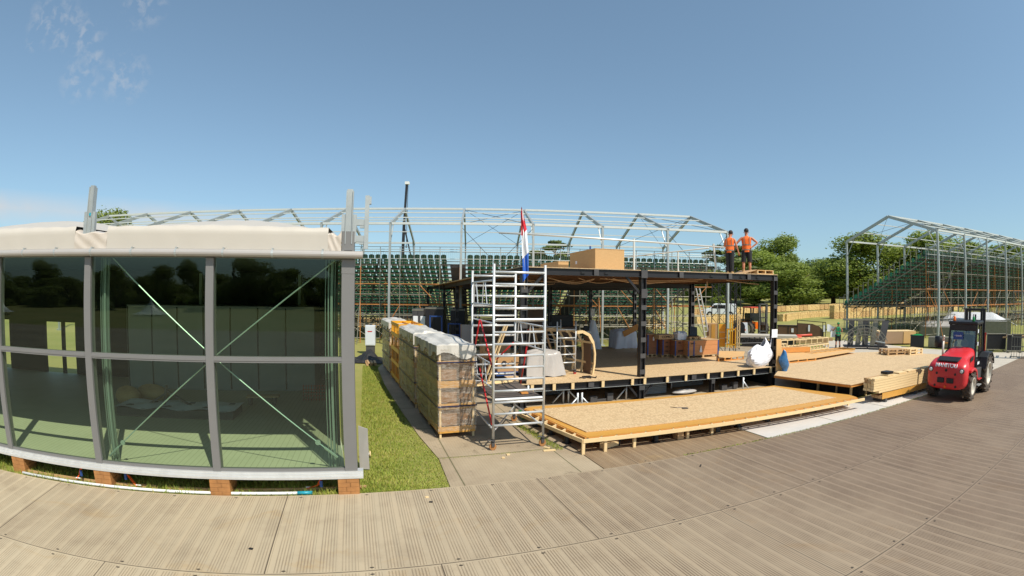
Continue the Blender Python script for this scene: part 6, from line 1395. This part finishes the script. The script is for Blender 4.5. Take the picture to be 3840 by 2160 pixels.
for k in range(4): b=MB(); b.box(.1*k,4.3-.2*k,.25*k,.25*k+.18,.1,.32); b.build('beam',M['pine2'],t)
b=MB(); b.box(2.7,4.6,.0,.3,.34,.55); b.build('upper_beam',M['pine2'],t)
def gridframe(nm,lab,px0,py0,px1,py1,z,h,nb,depth,m,deep=False):
    a,c=at(px0,py0,z),at(px1,py1,z); L=(c-a).length; t=thing(nm,lab,'timber grid',(a.x,a.y,z),math.degrees(math.atan2(c.y-a.y,c.x-a.x)))
    for y in (0,depth):
        for zz in (0,h-.06): b=MB(); b.box(0,L,y,y+.045,zz,zz+.06); b.build('rail',m,t)
    for k in range(nb+1):
        x=(L-.05)*k/nb; b=MB(); b.box(x,x+.05,-.004,.049,.06,h-.06); b.build('stud',m,t)
        b=MB(); b.box(x,x+.05,.05,depth,h-.058,h-.002); b.build('joist',m,t)
    return t
gridframe('timber_grid','front one of the pale timber grid frames stacked behind the right deck',2962,1327,3108,1306,.5,.32,12,.5,M['pine'])
gridframe('timber_grid','short timber grid frame left of the other pale frames, beside the plain panel',2918,1318,2950,1315,.5,.42,3,.5,M['pine'])
gridframe('timber_grid','rear pale timber frame standing on studs behind the grid frames',2905,1308,3106,1292,.4,.5,9,.6,M['pine'])
t=gridframe('timber_ladder_frame','flat orange-toned ladder frame lying at the back edge of the right deck',3050,1332,3206,1313,.70,.10,9,.8,M['ochre'])
a=at(2925,1320,.85); t=thing('timber_beam','thick short orange-toned beam lying on the low board platform','beam',a,4); b=MB(); b.box(0,1.9,0,.35,-.05,.18); b.build('beam',M['oranget'],t); b=MB(); b.box(1.9,1.93,-.01,.36,-.06,.19); b.build('end_cap',M['pine'],t)
for i,(p4,z,lab) in enumerate((([(2697,1343),(2790,1335),(2795,1318),(2697,1316)],.95,'low board platform with open front edge at the back right of the raised floor'),([(2925,1355),(3060,1342),(3206,1316),(3130,1305),(2925,1326)],.78,'low board platform with open front edge behind the right deck'))):
    P0=at(*p4[0],z); t=thing('board_platform',lab,'platform',(P0.x,P0.y,0),0); wpoly(t,'board_top',p4,z,.02,M['birch']); a,c=at(*p4[0],z),at(*p4[1],z); n=4
    z0=.80 if i==0 else .66
    for k in range(n+1): p=local(t,a.lerp(c,k/n)); b=MB(); b.box(p.x-.03,p.x+.03,p.y,p.y+.05,z0,z-.02); b.build('stud',M['oranget'],t)
    p,q=local(t,a),local(t,c); b=MB(); b.bar((p.x,p.y,z0+.02),(q.x,q.y,z0+.02),.05,.04); b.build('bottom_rail',M['oranget'],t)
# pallets on the right deck
a=at(3327,1333,.655); t=thing('pallet_stack','low stack of flat pallets on the far side of the right deck','pallets',a,-5); 
for k in range(2): pallet(t,1.25+.0*k,.8,M['pine2'],z=.15*k)
a=at(3410,1331,.655); t=thing('pallet_stack','lighter pallet pair right of the low pallet stack on the right deck','pallets',a,8)
for k in range(2): pallet(t,1.2,.8,M['pine'],z=.15*k)
# metal rack of steel trusses
a=at(3165,1308,0); t=thing('steel_rack','dark wheeled rack holding grey curved truss pieces and panels','rack',a,azdeg(3230)+8)
b=MB(); b.box(0,3.1,0,1,.12,.22); b.build('base',M['black'],t)
for x in (.2,1.6,2.9): b=MB(); b.box(x,x+.08,0,.08,0,.12); b.build('foot',M['black'],t)
for k,(x,w_,tl,hh) in enumerate(((.25,.4,.1,2.0),(.8,.35,.22,2.05),(1.3,.42,.05,2.1),(1.85,.35,.25,2.0),(2.4,.5,.35,1.95))):
    b=MB(); b.prism([(x,.35,.22),(x+w_,.35,.22),(x+w_+tl,.5,hh),(x+tl,.5,hh)],(0,.05,0)); b.build('panel',M['galv'] if k%2 else M['dkgrey'],t)
b=MB(); b.bar((-.1,.3,2.02),(2.9,.4,2.0),.06,.12); b.build('top_bar',M['galv'],t)
for r,z in ((1.75,-.35),(1.55,-.35),(1.3,-.35),(1.1,-.35)):
    b=MB(); pts=[(1.45+r*math.cos(PI*(.12+.76*i/14)),.05+.03*(r*3%1),.25+z+r*math.sin(PI*(.12+.76*i/14))) for i in range(15)]
    for p,q in zip(pts,pts[1:]): b.bar(p,q,.06,.05)
    b.build('curved_chord',M['galv'],t)
for k in range(9): a_=PI*(.16+.68*k/8); b=MB(); b.bar((1.45+1.1*math.cos(a_),.05,-.1+1.1*math.sin(a_)),(1.45+1.75*math.cos(a_+.05),.05,-.1+1.75*math.sin(a_+.05)),.045); b.build('lattice_web',M['galv'],t)
for p,q in (((.0,.2,2.0),(1.2,.15,1.1)),((1.1,.2,.3),(2.1,.2,1.9)),((1.2,.2,1.9),(1.5,.2,.3)),((1.75,.2,1.9),(1.95,.2,.4)),((1.0,.2,.9),(2.4,.2,.7))): b=MB(); b.bar(p,q,.07,.05); b.build('loose_bar',M['galv'],t)
a=at(3280,1312,0); t=thing('wheeled_stand','small grey wheeled stand at the right foot of the steel rack','stand',a,azdeg(3280)); b=MB(); b.prism([(0,0,.55),(.7,0,.45),(.7,.5,.45),(0,.5,.55)],(0,0,.05)); b.build('top',M['alud'],t)
for x in (.25,.65): 
    b=MB(); b.bar((x,.1,.1),(x,.1,.5),.05); b.build('leg',M['dkgrey'],t); b=MB(); b.lathe([(-.03,.07),(.03,.07)],(x,.1,.07),'x',10); b.build('castor',M['blackpl'],t)
t=thing('board_stack','long stack of plain brown boards standing on the field edge right of the steel rack','boards',at(3292,1293,0),-16); b=MB(); b.box(0,3.3,0,1.3,.08,.98); b.build('boards',mat('grey_brown_board_stack',(166,134,104),.75,0,.1,2,stretch=(1,1,20)),t); b=MB(); b.box(-.01,3.31,-.01,1.31,.98,1.02); b.build('pale_top_board',M['pine'],t); b=MB(); b.box(2.2,3.32,-.03,-.012,.08,.97); b.build('front_boards',M['birch'],t)
for x in (.3,2.8): b=MB(); b.box(x,x+.1,0,1.3,0,.08); b.build('bearer',M['pine2'],t)
t=thing('bin','black open bin full of green cuttings on the field edge','bin',at(3411,1302,0),azdeg(3440)); b=MB(); b.box(0,1.05,0,.8,.02,.82); b.build('bin_body',M['blackpl'],t,bevel=.03); b=MB(); b.box(-.02,1.07,-.02,.82,.80,.86); b.build('rim',M['blackpl'],t); b=MB(); b.grid(lambda i,j:(.1+.85*i,.1+.6*j,.86+.09*math.sin(i*PI)*math.sin(j*PI)),8,6); b.build('green_lid',M['green'],t,smooth=True)
t=thing('grey_sheet_pile','low pile of grey boards behind the black bin','boards',at(3475,1305,0),azdeg(3520)-6); b=MB(); b.box(0,2.6,.4,1.6,.05,.75); b.build('boards',M['dkgrey'] if 0 else M['galv'],t); b=MB(); b.box(.9,1.6,.2,.5,.35,.42); b.build('timber_offcut',M['oranget'],t)
def wrapped(lab,px0,py,L,D_,Hh,R,seed,slope):
    t=yard('wrapped_pile',lab,'wrapped stack',px0,R,azdeg(px0+60)); b=MB(); b.box(0,L*.92,0,D_,.05,Hh*.7); b.build('grey_boards',M['galv'],t)
    def f(i,j):
        x=L*i; e=min(i*6,(1-i)*slope,1); y=-.06+(D_+.1)*j; e2=min(j*6,(1-j)*6,1); return (x,y,.45*Hh+Hh*.55*min(e,max(.35,e2))+.05*math.sin(x*3+seed)*math.sin(j*9))
    b=MB(); b.grid(f,30,14); b.build('plastic_sheet',M['filmw'] if slope<5 else M['filmgrey'],t,smooth=True); return t
wrapped('tall pile of boards under white plastic sheeting behind the forklift',3508,1255,8.5,3,2.0,52,2,3.2)
wrapped('low pile of boards under grey sheeting left of the tall sheeted pile',3448,1255,3.6,2,1.25,50,4,9)
# dark mesh barriers at the far right
for i,(px0,px1,py,lab) in enumerate(((3697,3770,1317,'dark screened barrier immediately right of the forklift'),(3774,3829,1322,'dark screened barrier nearest the right picture edge'))):
    a,c=at(px0,py,0),at(px1,py,0); L=(c-a).length; t=thing('barrier',lab,'barrier',a,math.degrees(math.atan2(c.y-a.y,c.x-a.x)))
    b=MB(); b.box(0,L,-.01,.01,.15,1.12); b.build('screen',M['blackpl'],t)
    for p,q in (((0,0,0),(0,0,1.25)),((L,0,0),(L,0,1.9 if i==0 else 1.2)),((0,0,1.15),(L,0,1.15)),((0,0,.12),(L,0,.12))): b=MB(); b.tube(p,q,.03,7); b.build('frame_tube',M['galv'],t)
    for x in (.1,L-.1): b=MB(); b.box(x-.05,x+.05,-.35,.35,0,.05); b.build('foot',M['galv'],t)
for k in range(3):
    t=yard('stillage',('lowest','middle','topmost')[k]+' of three stacked grey tube cages at the right picture edge','cage',3797,35,azdeg(3830),z=.02+k*1.32); L=2.6
    for x in [i*.2 for i in range(14)]: b=MB(); b.bar((x,0,0),(x,0,1.25),.03); b.build('bar',M['galv'],t)
    for z in (.05,.65,1.22): b=MB(); b.bar((0,0,z),(L,0,z),.05); b.build('rail',M['galv'],t)
    for x in (0,L): b=MB(); b.bar((x,0,.05),(x,1.2,.05),.06); b.bar((x,0,1.22),(x,1.2,1.22),.06); b.build('side',M['galv'],t)
t=yard('scaffold_boards','pile of planks and tubes lying behind the dark barriers','planks',3700,39,azdeg(3760)); 
for k in range(5): b=MB(); b.box(0,4.5,.2*k,.2*k+.18,.9+.06*(k%2),1.0+.06*(k%2)); b.build('plank',M['pine2'],t)
for x in (.5,3.8): b=MB(); b.box(x,x+.1,0,1,0,.9); b.build('trestle_leg',M['galv'],t)
# yellow joinery and lattice masts seen under the roof
def box_at(nm,lab,cat,px0,px1,R,z0,h,parts):
    a,c=far(px0,1250,R),far(px1,1250,R); w_=math.hypot(c.x-a.x,c.y-a.y); t=thing(nm,lab,cat,(a.x,a.y,z0),math.degrees(math.atan2(c.y-a.y,c.x-a.x))); parts(t,w_,h); return t
def cab1(t,w_,h):
    b=MB(); b.box(0,w_,0,.5,0,h); b.build('body',M['pine2'],t); b=MB(); b.box(w_*.45,w_*.8,-.02,0,.1,h-.05); b.build('yellow_front',M['ochre'],t); b=MB(); b.box(.03,w_*.25,-.02,0,h*.5,h-.1); b.build('brown_front',M['brownply'],t)
box_at('joinery_cabinet','pale joinery cabinet with a yellow front behind the ladder foot','cabinet',2650,2692,27,.8,1.3,cab1)
def cab2(t,w_,h):
    b=MB(); b.box(0,w_,0,.05,0,h); b.build('leaf',M['yellowm'],t)
    for z in (h*.35,h*.62): b=MB(); b.box(.02,w_-.02,-.02,0,z,z+.06); b.build('ledge',M['pine'],t)
box_at('yellow_door','yellow lacquered double door standing behind the lattice mast','door',2697,2722,27.5,.8,1.25,cab2)
def cab3(t,w_,h):
    for x,hh in ((0,h*.55),(w_*.22,h),(w_*.38,h),(w_*.62,h*.62),(w_*.76,h*1.02),(w_-.06,h*1.02)): b=MB(); b.box(x,x+.06,0,.45,0,hh); b.build('upright',M['yellowm'] if x<w_*.7 else M['pine'],t)
    for k in range(5): b=MB(); z=.2+k*h*.2; b.box(w_*.76,w_,0,.4,z,z+.05); b.build('shelf',M['pine'],t)
    for z in (.15,h*.55): b=MB(); b.box(0,w_*.7,0,.4,z,z+.06); b.build('shelf',M['yellowm'],t)
    b=MB(); b.box(w_*.25,w_*.62,.3,.33,.2,h*.5); b.build('back_panel',M['ochre'],t)
box_at('shelf_unit','open yellow and pale shelf frame standing right of the yellow door','shelf',2727,2777,27,.8,1.75,cab3)
def lattice(nm,lab,p,q,w_,n,m=M['black']):
    t=thing(nm,lab,'lattice truss',p,0); p=Vector((0,0,0)); q=Vector(q)-Vector(t.location); d=q.normalized(); s=d.cross(Vector((0,1,0)) if abs(d.y)<.9 else Vector((1,0,0))).normalized()*w_
    if abs(d.z)<.5: s=Vector((0,0,w_))
    for o_ in (Vector(),s): b=MB(); b.tube(p+o_,q+o_,.028,6); b.build('chord',m,t)
    for k in range(n): b=MB(); a_=p.lerp(q,k/n); c_=p.lerp(q,(k+1)/n); b.tube(a_+(s if k%2 else Vector()),c_+(Vector() if k%2 else s),.018,5); b.build('web',m,t)
    return t
for i,(px,R,lab,h) in enumerate(((2693,31,'black lattice mast nearest the ladder, seen under the roof',5.4),(2722,31.5,'black lattice mast right of the yellow door, seen under the roof',5.4),(2762,32,'black lattice mast above the yellow shelf frame',5.4),(2776,34,'rightmost thin black lattice mast seen under the roof',5.2),(2480,33,'black lattice mast just right of the middle column, under the roof',5.0),(2560,33,'black lattice mast left of the far black column with the ladder',5.0))):
    P=far(px,1250,R); lattice('lattice_mast',lab,(P.x,P.y,0),(P.x,P.y,h),.42,12)
a,c=at(2695,1306,.62),at(2880,1300,.62); lattice('lattice_beam','long black lattice beam lying flat behind the raised floor',(a.x,a.y,.86),(c.x,c.y,.86),.34,18)
a=far(2795,1250,40); t=thing('banner','leaning white banner with coloured print beside the far forklift','banner',(a.x,a.y,.0),azdeg(2795)); b=MB(); b.prism([(-.3,0,0),(.3,0,.0),(.18,.1,1.5),(-.42,.1,1.5)],(0,.03,0)); b.build('board',M['paper'],t)
for k,mm in enumerate((M['blue'],M['green'],M['orangecab'],M['blue'])): b=MB(); z=.25+.3*k; b.box(-.22-.05*k,.15-.05*k,-.02+.02*k,-.01+.02*k,z,z+.13); b.build('print_patch',mm,t)
a=far(2778,1250,39); t=thing('rubber_arch','black arched board standing behind the leaning banner','board',(a.x,a.y,0),azdeg(2780)); b=MB(); b.prism([(-.45,.2,0),(.35,.2,0)]+[( -.05+.4*math.cos(PI*i/8),.2,1.2+.4*math.sin(PI*i/8)) for i in range(9)],(0,.04,0)); b.build('board',M['blackpl'],t)
a=far(2800,1250,36); t=thing('grey_slab','grey concrete-like slab bench at the back of the yard under the roof','slab',(a.x,a.y,0),azdeg(2830)); b=MB(); b.box(-.4,3.6,0,1.6,.62,.82); b.build('top',M['grey'],t); b=MB(); b.box(-.3,3.5,.1,1.5,0,.62); b.build('base',M['blackpl'],t)
a=at(2420,1290,.6); t=thing('pale_beam','long pale beam lying behind the printed crates','beam',(a.x,a.y,.85),azdeg(2480)); b=MB(); b.box(0,3.2,0,.3,0,.18); b.build('beam',M['pine'],t); b=MB(); b.box(3.18,3.22,-.01,.31,-.01,.19); b.build('end_plate',M['pine2'],t)
# small litter and straw on the track
rg=random.Random(6)
for i,(px,py,an) in enumerate(((1615,1885,0),(942,2058,0),(1600,1866,30),(2628,1748,60))):
    lab=('dark scrap at the track edge below the grass strip','small dark spot of rubber in the middle of the left track plates','pale chip on the track below the grass corner','thin dark stick lying on the track below the terrace')[i]
    t=thing('litter',lab,'litter',at(px,py,.0),an); b=MB(); s=.03 if i!=3 else .015; b.box(-s*(1 if i!=3 else 5),s*(1 if i!=3 else 5),-s*.7,s*.7,0,.012); b.build('scrap',M['blackpl'] if i!=2 else M['pine'],t)
